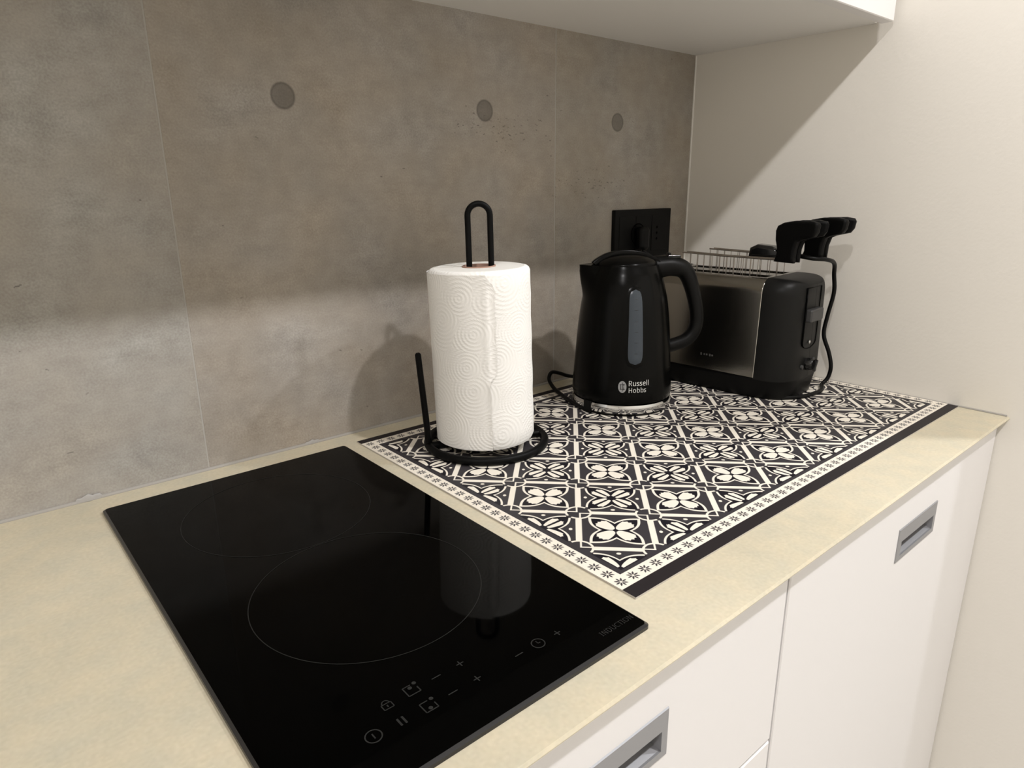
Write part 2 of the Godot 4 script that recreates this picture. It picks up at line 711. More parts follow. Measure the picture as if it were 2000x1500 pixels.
func make_materials() -> void:
	var wall := mat("cream wall paint", lin(0.83, 0.795, 0.73), 0.85, 0.0, 0.3)
	var bumps := NoiseTexture2D.new()
	bumps.width = 512
	bumps.height = 512
	bumps.seamless = true
	bumps.as_normal_map = true
	bumps.bump_strength = 1.2
	bumps.noise = noise(91, 0.05, 3)
	wall.normal_enabled = true
	wall.normal_texture = bumps
	wall.normal_scale = 0.22
	wall.uv1_triplanar = true
	wall.uv1_world_triplanar = true
	wall.uv1_scale = Vector3.ONE * 5.0
	mat("ceiling paint", lin(0.90, 0.895, 0.88), 0.9, 0.0, 0.2)
	mat("floor", lin(0.74, 0.71, 0.66), 0.5)
	mat("grout", lin(0.42, 0.40, 0.37), 0.9)
	mat("white lacquer", lin(0.84, 0.82, 0.815), 0.35, 0.0, 0.4)
	mat("white board", lin(0.88, 0.86, 0.83), 0.5, 0.0, 0.4)
	mat("carcass", lin(0.45, 0.43, 0.40), 0.7)
	mat("handle grey", lin(0.33, 0.33, 0.345), 0.42, 0.45, 0.5)
	mat("sealant", lin(0.36, 0.34, 0.31), 0.6)
	mat("sealant white", lin(0.80, 0.78, 0.73), 0.5)
	mat("sealant smear", lin(0.40, 0.385, 0.37), 0.5)
	mat("hob glass", lin(0.0003, 0.0003, 0.0003), 0.04, 0.0, 0.17)
	mat("hob print", lin(0.022, 0.022, 0.021), 0.5, 0.0, 0.2)
	mat("hob ring", lin(0.016, 0.016, 0.015), 0.5, 0.0, 0.2)
	mat("hob edge", lin(0.012, 0.012, 0.014), 0.25, 0.0, 0.5)
	mat("black metal", lin(0.003, 0.003, 0.003), 0.45, 0.0, 0.22)
	mat("card", lin(0.42, 0.26, 0.20), 0.9)
	mat("kettle black", lin(0.0018, 0.0018, 0.0016), 0.22, 0.0, 0.24)
	mat("black plastic", lin(0.003, 0.003, 0.003), 0.40, 0.0, 0.28)
	mat("gloss black", lin(0.005, 0.005, 0.005), 0.1, 0.0, 0.5)
	mat("chrome", lin(0.62, 0.62, 0.62), 0.06, 1.0)
	mat("gauge", lin(0.044, 0.054, 0.066), 0.25, 0.0, 0.4)
	mat("gauge mark", lin(0.02, 0.022, 0.026), 0.5)
	mat("logo white", lin(0.62, 0.62, 0.60), 0.5)
	mat("emblem grey", lin(0.30, 0.30, 0.30), 0.4)
	mat("steel", lin(0.31, 0.295, 0.265), 0.22, 1.0)
	mat("steel edge", lin(0.62, 0.60, 0.56), 0.2, 1.0)
	mat("wire", lin(0.42, 0.38, 0.34), 0.3, 1.0)
	mat("lever grey", lin(0.035, 0.035, 0.036), 0.45)
	mat("toaster black", lin(0.006, 0.006, 0.0057), 0.42, 0.0, 0.30)
	mat("outlet black", lin(0.005, 0.005, 0.0047), 0.5, 0.0, 0.25)
	mat("hole black", lin(0.001, 0.001, 0.001), 0.9, 0.0, 0.1)


func room() -> void:
	var wall: Material = materials["cream wall paint"]
	var top := TOP + 1.5
	var g := Geo.new()
	g.box(Vector3(-3.4, -0.1, -0.2), Vector3(2.5, 0.0, 2.5))
	struct("floor", g, materials["floor"])
	g = Geo.new()
	g.box(Vector3(-3.4, top, -0.2), Vector3(2.5, top + 0.1, 2.5))
	struct("ceiling", g, materials["ceiling paint"])
	g = Geo.new()
	g.box(Vector3(-3.4, 0.0, -0.2), Vector3(2.5, top, -0.0105))
	var back := struct("wall_back", g, wall)
	back.set_meta("label", "wall behind the concrete-look tiles")
	g = Geo.new()
	g.box(Vector3(0.0, 0.0, -0.0105), Vector3(0.12, top, 0.735))
	struct("wall_right", g, wall)
	g = Geo.new()
	g.box(Vector3(-3.5, 0.0, -0.2), Vector3(-3.4, top, 2.5))
	struct("wall_left", g, wall)
	g = Geo.new()
	g.box(Vector3(2.4, 0.0, -0.0105), Vector3(2.5, top, 2.4))
	struct("wall_far_right", g, wall)
	g = Geo.new()
	g.box(Vector3(-3.4, 0.0, 2.4), Vector3(2.5, top, 2.5))
	struct("wall_front", g, wall)


func splashback() -> void:
	var back: Node3D = get_node("wall_back")
	var base := concrete_print()
	var high := 0.615
	var per := concrete_high / high
	# [left, right, place in the print, flipped, plugs (x from the tile's left, height), brightness]
	var rows := [
		[-1.8, -1.5735, 1180, false, [], 0.0],
		[-1.5722, -0.9733, 0, false, [Vector2(0.440, 0.452)], 0.02],
		[-0.9722, -0.3733, 610, true, [Vector2(0.1424, 0.4467), Vector2(0.4517, 0.4486)], -0.01],
		[-0.3722, -0.0015, 300, true, [Vector2(0.151, 0.4472)], -0.03],
	]
	var k := 0
	for r in rows:
		var wide: float = r[1] - r[0]
		var w := int(wide * per)
		var holes := []
		for q in r[4]:
			holes.append(Vector3(q.x * per, (high - q.y) * per - 0.0, 0.0152 * per))
		var m := mat("concrete tile %d" % k, [Color.WHITE, Color(0.995, 0.995, 0.99), Color(1.0, 0.988, 0.975), Color(1.0, 0.988, 0.97)][k], 0.62, 0.0, 0.35)
		m.albedo_texture = tile_texture(base, r[2], w, r[3], holes, 100 + k, r[5])
		m.texture_repeat = false
		var g := Geo.new()
		var z := 0.0
		var b := 0.0006
		var x0: float = r[0]
		var x1: float = r[1]
		var y0 := TOP + 0.0012
		var y1 := TOP + high
		# face, with a small bevel all round
		var f := [Vector3(x0 + b, y0 + b, z), Vector3(x1 - b, y0 + b, z), Vector3(x1 - b, y1 - b, z), Vector3(x0 + b, y1 - b, z)]
		var e := [Vector3(x0, y0, z - b), Vector3(x1, y0, z - b), Vector3(x1, y1, z - b), Vector3(x0, y1, z - b)]
		var s := [Vector3(x0, y0, z - 0.0105), Vector3(x1, y0, z - 0.0105), Vector3(x1, y1, z - 0.0105), Vector3(x0, y1, z - 0.0105)]
		var t := [Vector2(0.002, 0.998), Vector2(0.998, 0.998), Vector2(0.998, 0.002), Vector2(0.002, 0.002)]
		g.flat_quad(f[0], f[1], f[2], f[3], Vector3(0, 0, 1), t)
		for i in 4:
			var j := (i + 1) % 4
			var out: Vector3 = [Vector3.DOWN, Vector3.RIGHT, Vector3.UP, Vector3.LEFT][i]
			g.flat_quad(f[i], f[j], e[j], e[i], (out + Vector3(0, 0, 1)).normalized(), [t[i], t[j], t[j], t[i]])
			g.flat_quad(e[i], e[j], s[j], s[i], out, [t[i], t[j], t[j], t[i]])
		part("tile", g, m, back, "large concrete-look wall tile")
		k += 1
	for x in [-1.57275, -0.97275, -0.37275]:
		var g := Geo.new()
		g.box(Vector3(x - 0.0012, TOP, -0.0105), Vector3(x + 0.0012, TOP + 0.615, -0.0003))
		part("grout_line", g, materials["grout"], back)
	# sealant where the tiles meet the worktop, with two smears squeezed out of it
	var g := Geo.new()
	g.tube([at(-1.8, 0.0004, 0.0004), at(0.0, 0.0004, 0.0004)], 0.0028, 8)
	var seal := struct("trim_1", g, materials["sealant"], "thin grey sealant bead along the worktop's back edge")
	for q in [[-1.1045, 0.030, 0.0045], [-0.8360, 0.024, 0.0032]]:
		var s := Geo.new()
		var rows2 := []
		for i in 9:
			var u := -1.0 + i / 4.0
			var ring := []
			var hh: float = q[2] * sqrt(maxf(0.0, 1.0 - u * u)) * (1.0 + 0.25 * sin(i * 2.1)) + 0.0002
			for j in 7:
				var a := PI * j / 6.0
				ring.append(at(q[0] + u * q[1] * 0.5, 0.0006 + hh * 1.5 * sin(a), 0.0002 + 0.0026 * hh / q[2] * (0.5 + 0.5 * cos(a)) + 0.0006))
			rows2.append(ring)
		s.grid(rows2)
		part("sealant_smear", s, materials["sealant smear"], seal)
	g = Geo.new()
	g.tube([at(-0.0005, 0.0, 0.0005), at(-0.0005, 0.578, 0.0005)], 0.0021, 8)
	struct("trim_2", g, materials["sealant white"], "white sealant line in the corner of tiles and wall")
	g = Geo.new()
	g.tube([at(-0.0003, 0.0006, 0.0), at(-0.0003, 0.0006, DEPTH - 0.004)], 0.0018, 8)
	struct("trim_3", g, materials["sealant"], "thin grey sealant line between worktop and right wall")


# ---------------------------------------------------------------- cupboards

# a front panel in the plane z = face with a hole for its pull
func front_panel(x0: float, x1: float, y0: float, y1: float, face: float, hole: Rect2) -> Geo:
	var g := Geo.new()
	var b := 0.0012
	var zb := face - 0.018
	var f := [Vector3(x0 + b, y0 + b, face), Vector3(x1 - b, y0 + b, face), Vector3(x1 - b, y1 - b, face), Vector3(x0 + b, y1 - b, face)]
	var e := [Vector3(x0, y0, face - b), Vector3(x1, y0, face - b), Vector3(x1, y1, face - b), Vector3(x0, y1, face - b)]
	var s := [Vector3(x0, y0, zb), Vector3(x1, y0, zb), Vector3(x1, y1, zb), Vector3(x0, y1, zb)]
	if hole.size.x > 0.0:
		var a := hole.position
		var c := hole.end
		var h := [Vector3(a.x, a.y, face), Vector3(c.x, a.y, face), Vector3(c.x, c.y, face), Vector3(a.x, c.y, face)]
		for i in 4:
			var j := (i + 1) % 4
			g.flat_quad(f[i], f[j], h[j], h[i], Vector3(0, 0, 1))
			var inward: Vector3 = [Vector3.UP, Vector3.LEFT, Vector3.DOWN, Vector3.RIGHT][i]
			g.flat_quad(h[i], h[j], h[j] - Vector3(0, 0, 0.017), h[i] - Vector3(0, 0, 0.017), inward)
	else:
		g.flat_quad(f[0], f[1], f[2], f[3], Vector3(0, 0, 1))
	for i in 4:
		var j := (i + 1) % 4
		var out: Vector3 = [Vector3.DOWN, Vector3.RIGHT, Vector3.UP, Vector3.LEFT][i]
		g.flat_quad(f[i], f[j], e[j], e[i], (out + Vector3(0, 0, 1)).normalized())
		g.flat_quad(e[i], e[j], s[j], s[i], out)
	g.flat_quad(s[0], s[1], s[2], s[3], Vector3(0, 0, -1))
	return g


# recessed pull: a flat metal frame with a deep lip on top and a pale sloping cup behind it
func recessed_pull(parent: Node3D, cx: float, cy: float, face: float) -> void:
	var w := 0.0620
	var h := 0.0223
	var g := Geo.new()
	var z := face + 0.0012
	var o := [Vector3(cx - w, cy - h, z), Vector3(cx + w, cy - h, z), Vector3(cx + w, cy + h, z), Vector3(cx - w, cy + h, z)]
	var i0 := [Vector3(cx - w + 0.0105, cy - h + 0.0065, z), Vector3(cx + w - 0.0075, cy - h + 0.0065, z), Vector3(cx + w - 0.0075, cy + h - 0.0185, z), Vector3(cx - w + 0.0105, cy + h - 0.0185, z)]
	var r := [Vector3(cx - w - 0.001, cy - h - 0.001, face - 0.0004), Vector3(cx + w + 0.001, cy - h - 0.001, face - 0.0004), Vector3(cx + w + 0.001, cy + h + 0.001, face - 0.0004), Vector3(cx - w - 0.001, cy + h + 0.001, face - 0.0004)]
	for i in 4:
		var j := (i + 1) % 4
		var out: Vector3 = [Vector3.DOWN, Vector3.RIGHT, Vector3.UP, Vector3.LEFT][i]
		g.flat_quad(o[i], o[j], i0[j], i0[i], Vector3(0, 0, 1))
		g.flat_quad(r[i], r[j], o[j], o[i], (out + Vector3(0, 0, 0.7)).normalized())
		g.flat_quad(i0[i], i0[j], i0[j] - Vector3(0, 0, 0.002), i0[i] - Vector3(0, 0, 0.002), -out)
	# back of the lip
	g.flat_quad(i0[2] - Vector3(0, 0, 0.002), i0[3] - Vector3(0, 0, 0.002), Vector3(i0[3].x, cy + h, z - 0.002), Vector3(i0[2].x, cy + h, z - 0.002), Vector3(0, 0, -1))
	var hd := part("handle", g, materials["handle grey"], parent, "grey metal recessed pull")
	# the cup: floor rising to the back, side walls
	var c := Geo.new()
	var x0: float = i0[0].x
	var x1: float = i0[1].x
	var yb: float = i0[0].y
	var zf := z - 0.002
	var zk := face - 0.0160
	var pts := [Vector2(zf, yb), Vector2(zk + 0.005, yb + 0.003), Vector2(zk, yb + 0.009), Vector2(zk, cy + h - 0.001)]
	for i in pts.size() - 1:
		var a: Vector2 = pts[i]
		var b: Vector2 = pts[i + 1]
		var d := (b - a).normalized()
		c.flat_quad(Vector3(x0, a.y, a.x), Vector3(x1, a.y, a.x), Vector3(x1, b.y, b.x), Vector3(x0, b.y, b.x), Vector3(0, -d.x, d.y) if -d.x > 0 else Vector3(0, 0, 1))
	part("cup", c, materials["handle grey"], hd)
	for x in [x0, x1]:
		var s := Geo.new()
		s.flat_quad(Vector3(x, yb, zf), Vector3(x, yb, zk), Vector3(x, cy + h - 0.001, zk), Vector3(x, cy + h - 0.001, zf), Vector3(1 if x == x0 else -1, 0, 0))
		part("cup_side", s, materials["handle grey"], hd)


func cupboards() -> void:
	var white: Material = materials["white lacquer"]
	var face := DOOR_FACE
	var base_top := TOP - 0.0125
	# base units: [name, label, left, right]
	var d := thing("base_cabinet", "white base cabinet with one tall door, beside the right wall", "cabinet", Vector3.ZERO, 0.0, "white base cabinets")
	var g := Geo.new()
	g.box(Vector3(-0.626, 0.1, 0.0), Vector3(-0.002, base_top, face - 0.0205))
	part("body", g, materials["carcass"], d)
	var hx := -0.2912
	var hy := TOP - 0.0905
	var dr := part("door", front_panel(-0.6255, -0.0030, 0.105, TOP - 0.0155, face, Rect2(hx - 0.060, hy - 0.0205, 0.120, 0.041)), white, d)
	recessed_pull(dr, hx, hy, face)
	g = Geo.new()
	g.box(Vector3(-0.626, 0.0, 0.02), Vector3(-0.002, 0.1, face - 0.06))
	part("plinth", g, materials["white board"], d)

	d = thing("base_cabinet", "white drawer cabinet under the black hob", "cabinet", Vector3.ZERO, 0.0, "white base cabinets")
	g = Geo.new()
	g.box(Vector3(-1.082, 0.1, 0.0), Vector3(-0.630, base_top, face - 0.0205))
	part("body", g, materials["carcass"], d)
	var edges := [TOP - 0.0155, TOP - 0.2050, TOP - 0.4000, 0.105]
	for i in 3:
		var y1: float = edges[i] - (0.0035 if i else 0.0)
		var y0: float = edges[i + 1]
		var px := -0.8730
		var py := y1 - 0.0670
		var dw := part("drawer", front_panel(-1.0815, -0.6300, y0, y1, face, Rect2(px - 0.060, py - 0.0205, 0.120, 0.041)), white, d)
		recessed_pull(dw, px, py, face)
	g = Geo.new()
	g.box(Vector3(-1.082, 0.0, 0.02), Vector3(-0.630, 0.1, face - 0.06))
	part("plinth", g, materials["white board"], d)

	d = thing("base_cabinet", "white base cabinet left of the drawer cabinet, out of sight below the worktop", "cabinet", Vector3.ZERO, 0.0, "white base cabinets")
	g = Geo.new()
	g.box(Vector3(-1.79, 0.0, 0.0), Vector3(-1.0865, base_top, face - 0.0205))
	part("body", g, materials["carcass"], d)
	part("door", front_panel(-1.79, -1.0865, 0.105, TOP - 0.0155, face, Rect2(-1.2, 0.7, 0, 0)), white, d)

	# wall units above
	for q in [[-0.8990, -0.0120, "white wall cupboard reaching to the right wall above the kettle"], [-1.7990, -0.9010, "white wall cupboard above the hob, left of the other"]]:
		d = thing("wall_cupboard", q[2], "cupboard", Vector3.ZERO, 0.0, "white wall cupboards")
		g = Geo.new()
		var x0: float = q[0]
		var x1: float = q[1]
		g.box(Vector3(x0, TOP + 0.5790, 0.0), Vector3(x1, TOP + 1.30, 0.3410))
		part("body", g, materials["white board"], d)
		var mid := (x0 + x1) * 0.5
		for s in [[x0, mid - 0.0015], [mid + 0.0015, x1]]:
			part("door", front_panel(s[0], s[1], TOP + 0.5750, TOP + 1.30, 0.3615, Rect2()), white, d)
	# scribe strip between the cupboard and the wall
	g = Geo.new()
	g.box(Vector3(-0.0118, TOP + 0.5790, 0.0), Vector3(-0.0002, TOP + 1.30, 0.3320))
	struct("trim_4", g, materials["white board"], "narrow white strip between wall cupboard and right wall")


func worktop() -> void:
	var m := mat("worktop stone", Color.WHITE, 0.5, 0.0, 0.35)
	m.albedo_texture = worktop_texture()
	var o := Geo.new()
	var x0 := -1.8
	var x1 := -0.0004
	var b := 0.0020
	var y0 := TOP - 0.0120
	var u := func(x: float, z: float) -> Vector2: return Vector2((x - x0) / 1.8, z / 0.72)
	var prof := [Vector2(0.0004, y0), Vector2(0.0004, TOP), Vector2(DEPTH - b, TOP), Vector2(DEPTH, TOP - b), Vector2(DEPTH, TOP - b - 0.0008), Vector2(DEPTH - 0.0075, y0), Vector2(0.0004, y0)]
	for i in prof.size() - 1:
		var a: Vector2 = prof[i]
		var c: Vector2 = prof[i + 1]
		var d := (c - a).normalized()
		var nn := Vector3(0, d.x, -d.y)
		var za: float = a.x + (TOP - a.y)
		var zc: float = c.x + (TOP - c.y)
		o.flat_quad(Vector3(x0, a.y, a.x), Vector3(x1, a.y, a.x), Vector3(x1, c.y, c.x), Vector3(x0, c.y, c.x), nn, [u.call(x0, za), u.call(x1, za), u.call(x1, zc), u.call(x0, zc)])
	for x in [x0, x1]:
		var nn := Vector3(-1 if x == x0 else 1, 0, 0)
		var p := func(q: Vector2) -> Vector3: return Vector3(x, q.y, q.x)
		for i in range(1, prof.size() - 2):
			o.tri(p.call(prof[0]), p.call(prof[i]), p.call(prof[i + 1]), nn, nn, nn)
	var t := part("worktop", o, m, self)
	t.set_meta("label", "long beige stone-look worktop carrying the hob, mat and appliances")
	t.set_meta("category", "worktop")


# ---------------------------------------------------------------- hob

func flat_ring(g: Geo, cx: float, cz: float, r: float, w: float, seg := 64, from := 0.0, to := TAU) -> void:
	for i in seg:
		var a := lerpf(from, to, float(i) / seg)
		var b := lerpf(from, to, float(i + 1) / seg)
		var p := Vector3(cos(a), 0, sin(a))
		var q := Vector3(cos(b), 0, sin(b))
		var c := Vector3(cx, 0, cz)
		g.flat_quad(c + p * (r - w * 0.5), c + q * (r - w * 0.5), c + q * (r + w * 0.5), c + p * (r + w * 0.5), Vector3.UP)


func flat_bar(g: Geo, a: Vector2, b: Vector2, w: float) -> void:
	var d := (b - a).normalized()
	var s := Vector2(-d.y, d.x) * w * 0.5
	var p := func(q: Vector2) -> Vector3: return Vector3(q.x, 0, q.y)
	g.flat_quad(p.call(a + s), p.call(b + s), p.call(b - s), p.call(a - s), Vector3.UP)


func hob() -> void:
	var x0 := -1.0994
	var x1 := -0.8092
	var z0 := 0.0462
	var z1 := 0.5664
	var cx := (x0 + x1) * 0.5
	var cz := (z0 + z1) * 0.5
	var o := thing("induction_hob", "narrow black glass induction hob with two rings set on the worktop", "hob", at(cx, 0.0, cz))
	var g := Geo.new()
	# rounded corners, thin bevel
	var corners := []
	for q in [[1, 1, 0.0], [-1, 1, PI / 2], [-1, -1, PI], [1, -1, PI * 1.5]]:
		var r := 0.004
		for i in 6:
			var a: float = q[2] + PI / 2 * i / 5.0
			corners.append(Vector2(q[0] * ((x1 - x0) / 2 - r) + cos(a) * r, q[1] * ((z1 - z0) / 2 - r) + sin(a) * r))
	var body := func(shrink: float) -> Array:
		var out := []
		for c in corners:
			out.append(Vector2(c.x - signf(c.x) * shrink, c.y - signf(c.y) * shrink))
		return out
	var ring := func(shrink: float, y: float) -> Array:
		var out := []
		for c in body.call(shrink):
			out.append(Vector3(c.x, y, c.y))
		return out
	g.cap(ring.call(0.0022, 0.0046), Vector3.UP)
	part("glass_plate", g, materials["hob glass"], o, "glossy black glass top")
	g = Geo.new()
	var levels := [ring.call(0.0022, 0.0046), ring.call(0.0, 0.0030), ring.call(0.0, 0.0)]
	for l in 2:
		var m: int = corners.size()
		for i in m:
			var j := (i + 1) % m
			var a: Vector3 = levels[l][i]
			var b: Vector3 = levels[l][j]
			var c: Vector3 = levels[l + 1][j]
			var d: Vector3 = levels[l + 1][i]
			var side := Vector3(b.z - a.z, 0, a.x - b.x).normalized()
			var nn := (side + (Vector3.UP * 0.9 if l == 0 else Vector3.ZERO)).normalized()
			g.flat_quad(a, b, c, d, nn)
	part("bevelled_edge", g, materials["hob edge"], o)
	var y := 0.0048
	var ink: Material = materials["hob print"]
	var rel := func(x: float, z: float) -> Vector2: return Vector2(x - cx, z - cz)
	for q in [[0.3745, 0.0980], [0.1785, 0.0965]]:
		g = Geo.new()
		flat_ring(g, 0.0, q[0] - cz, q[1], 0.00075, 128)
		var z := part("cooking_zone_ring", g, materials["hob ring"], o)
		z.position.y = y
	# touch signs, in two rows along the front
	var sign_of := func(called: String, x: float, z: float, draw: Callable) -> void:
		var sg := Geo.new()
		draw.call(sg, rel.call(x, z))
		part(called, sg, ink, o).position.y = y
	var plus := func(sg: Geo, c: Vector2) -> void:
		flat_bar(sg, c - Vector2(0.0031, 0), c + Vector2(0.0031, 0), 0.0009)
		flat_bar(sg, c - Vector2(0, 0.0031), c - Vector2(0, 0.00045), 0.0009)
		flat_bar(sg, c + Vector2(0, 0.00045), c + Vector2(0, 0.0031), 0.0009)
	var minus := func(sg: Geo, c: Vector2) -> void:
		flat_bar(sg, c - Vector2(0.0038, 0), c + Vector2(0.0038, 0), 0.0009)
	for q in [[-0.9521, 0.5058], [-0.9520, 0.5264], [-0.8742, 0.5270]]:
		sign_of.call("plus_sign", q[0], q[1], plus)
	for q in [[-0.9730, 0.5061], [-0.9728, 0.5264], [-0.9129, 0.5266]]:
		sign_of.call("minus_sign", q[0], q[1], minus)
	sign_of.call("power_sign", -1.0334, 0.5250, func(sg: Geo, c: Vector2) -> void:
		flat_ring(sg, c.x, c.y, 0.0054, 0.0009, 36)
		flat_bar(sg, c - Vector2(0, 0.0024), c + Vector2(0, 0.0024), 0.0010))
	sign_of.call("clock_sign", -0.8936, 0.5264, func(sg: Geo, c: Vector2) -> void:
		flat_ring(sg, c.x, c.y, 0.0052, 0.0009, 36)
		flat_bar(sg, c + Vector2(0, 0.0004), c - Vector2(0, 0.0032), 0.0008)
		flat_bar(sg, c + Vector2(0.0004, 0), c + Vector2(0.0022, 0.0), 0.0008))
	sign_of.call("pause_sign", -1.0131, 0.5257, func(sg: Geo, c: Vector2) -> void:
		for w in [-0.0018, 0.0018]:
			flat_bar(sg, c + Vector2(w, -0.0036), c + Vector2(w, 0.0036), 0.0015))
	sign_of.call("lock_sign", -1.0133, 0.5062, func(sg: Geo, c: Vector2) -> void:
		var lk := [Vector2(-0.0036, -0.0008), Vector2(0.0036, -0.0008), Vector2(0.0036, 0.0044), Vector2(-0.0036, 0.0044)]
		for i in 4:
			flat_bar(sg, c + lk[i], c + lk[(i + 1) % 4], 0.0008)
		flat_ring(sg, c.x, c.y - 0.0012, 0.0026, 0.0008, 16, PI, TAU)
		flat_bar(sg, c + Vector2(0, 0.0006), c + Vector2(0, 0.0030), 0.0009))
	# zone choosers: a square with its upper right corner left open for a dot, and the zone's own dot
	for q in [[-0.9930, 0.5055, -0.0022], [-0.9922, 0.5259, 0.0024]]:
		var dot: float = q[2]
		sign_of.call("zone_sign", q[0], q[1], func(sg: Geo, c: Vector2) -> void:
			var h := 0.0047
			flat_bar(sg, c + Vector2(-h, -h), c + Vector2(-h, h), 0.0009)
			flat_bar(sg, c + Vector2(-h, h), c + Vector2(h, h), 0.0009)
			flat_bar(sg, c + Vector2(h, h), c + Vector2(h, -0.0006), 0.0009)
			flat_bar(sg, c + Vector2(-h, -h), c + Vector2(0.0016, -h), 0.0009)
			flat_ring(sg, c.x + h, c.y - h, 0.0008, 0.0016, 12)
			flat_ring(sg, c.x - 0.0002, c.y + dot, 0.0008, 0.0016, 12))
	var tg := text_geo("INDUCTION", 0.0362, 0.0)
	var tx := Geo.new()
	tx.add(tg, Transform3D(Basis(Vector3.RIGHT, -PI / 2), Vector3.ZERO))
	var to := part("lettering", tx, ink, o, "dim grey word INDUCTION")
	to.position = Vector3(-0.8505 - cx, y, 0.5535 - cz)


# lettering as flat geometry: starts at x = 0, stands on y = 0, `wide` metres long
func text_geo(words: String, wide: float, depth: float, bold := false) -> Geo:
	var f := SystemFont.new()
	f.font_names = PackedStringArray(["Droid Sans"])
	if bold:
		f.font_weight = 700
	var t := TextMesh.new()
	t.font = f
	t.text = words
	t.font_size = 32
	t.pixel_size = 0.01
	t.depth = maxf(depth, 0.0001)
	t.horizontal_alignment = HORIZONTAL_ALIGNMENT_LEFT
	t.curve_step = 1.5
	var a := t.get_mesh_arrays()
	var v: PackedVector3Array = a[Mesh.ARRAY_VERTEX]
	var idx: PackedInt32Array = a[Mesh.ARRAY_INDEX] if a[Mesh.ARRAY_INDEX] != null else PackedInt32Array(range(v.size()))
	var lo := Vector3.INF
	var hi := -Vector3.INF
	for p in v:
		lo = lo.min(p)
		hi = hi.max(p)
	var s := wide / maxf(hi.x - lo.x, 0.0001)
	var g := Geo.new()
	for i in range(0, idx.size(), 3):
		var q := []
		if v[idx[i]].z + v[idx[i + 1]].z + v[idx[i + 2]].z < t.depth * 1.2:
			continue
		for k in 3:
			var p := v[idx[i + k]]
			q.append(Vector3((p.x - lo.x) * s, (p.y - lo.y) * s, 0.0))
		g.tri(q[0], q[1], q[2], Vector3.BACK, Vector3.BACK, Vector3.BACK)
	return g


func patterned_mat() -> void:
	var x0 := -0.7880
	var x1 := -0.0030
	var z0 := 0.0395
	var z1 := 0.5340
	var o := thing("counter_mat", "black and cream mat printed with floral tile pattern on the worktop", "mat", at((x0 + x1) / 2, 0.0, (z0 + z1) / 2))
	var m := mat("printed vinyl", Color.WHITE, 0.55, 0.0, 0.35)
	m.albedo_texture = mat_texture()
	m.texture_repeat = false
	var w := (x1 - x0) / 2
	var h := (z1 - z0) / 2
	var t := 0.0019
	var g := Geo.new()
	g.flat_quad(Vector3(-w, t, -h), Vector3(w, t, -h), Vector3(w, t, h), Vector3(-w, t, h), Vector3.UP, [Vector2(0, 0), Vector2(1, 0), Vector2(1, 1), Vector2(0, 1)])
	part("printed_face", g, m, o)
	g = Geo.new()
	g.box(Vector3(-w, 0.0001, -h), Vector3(w, t - 0.0001, h))
	part("backing", g, mat("mat backing", lin(0.55, 0.51, 0.46), 0.8), o, "pale backing seen along the edge")


# ---------------------------------------------------------------- paper roll and holder

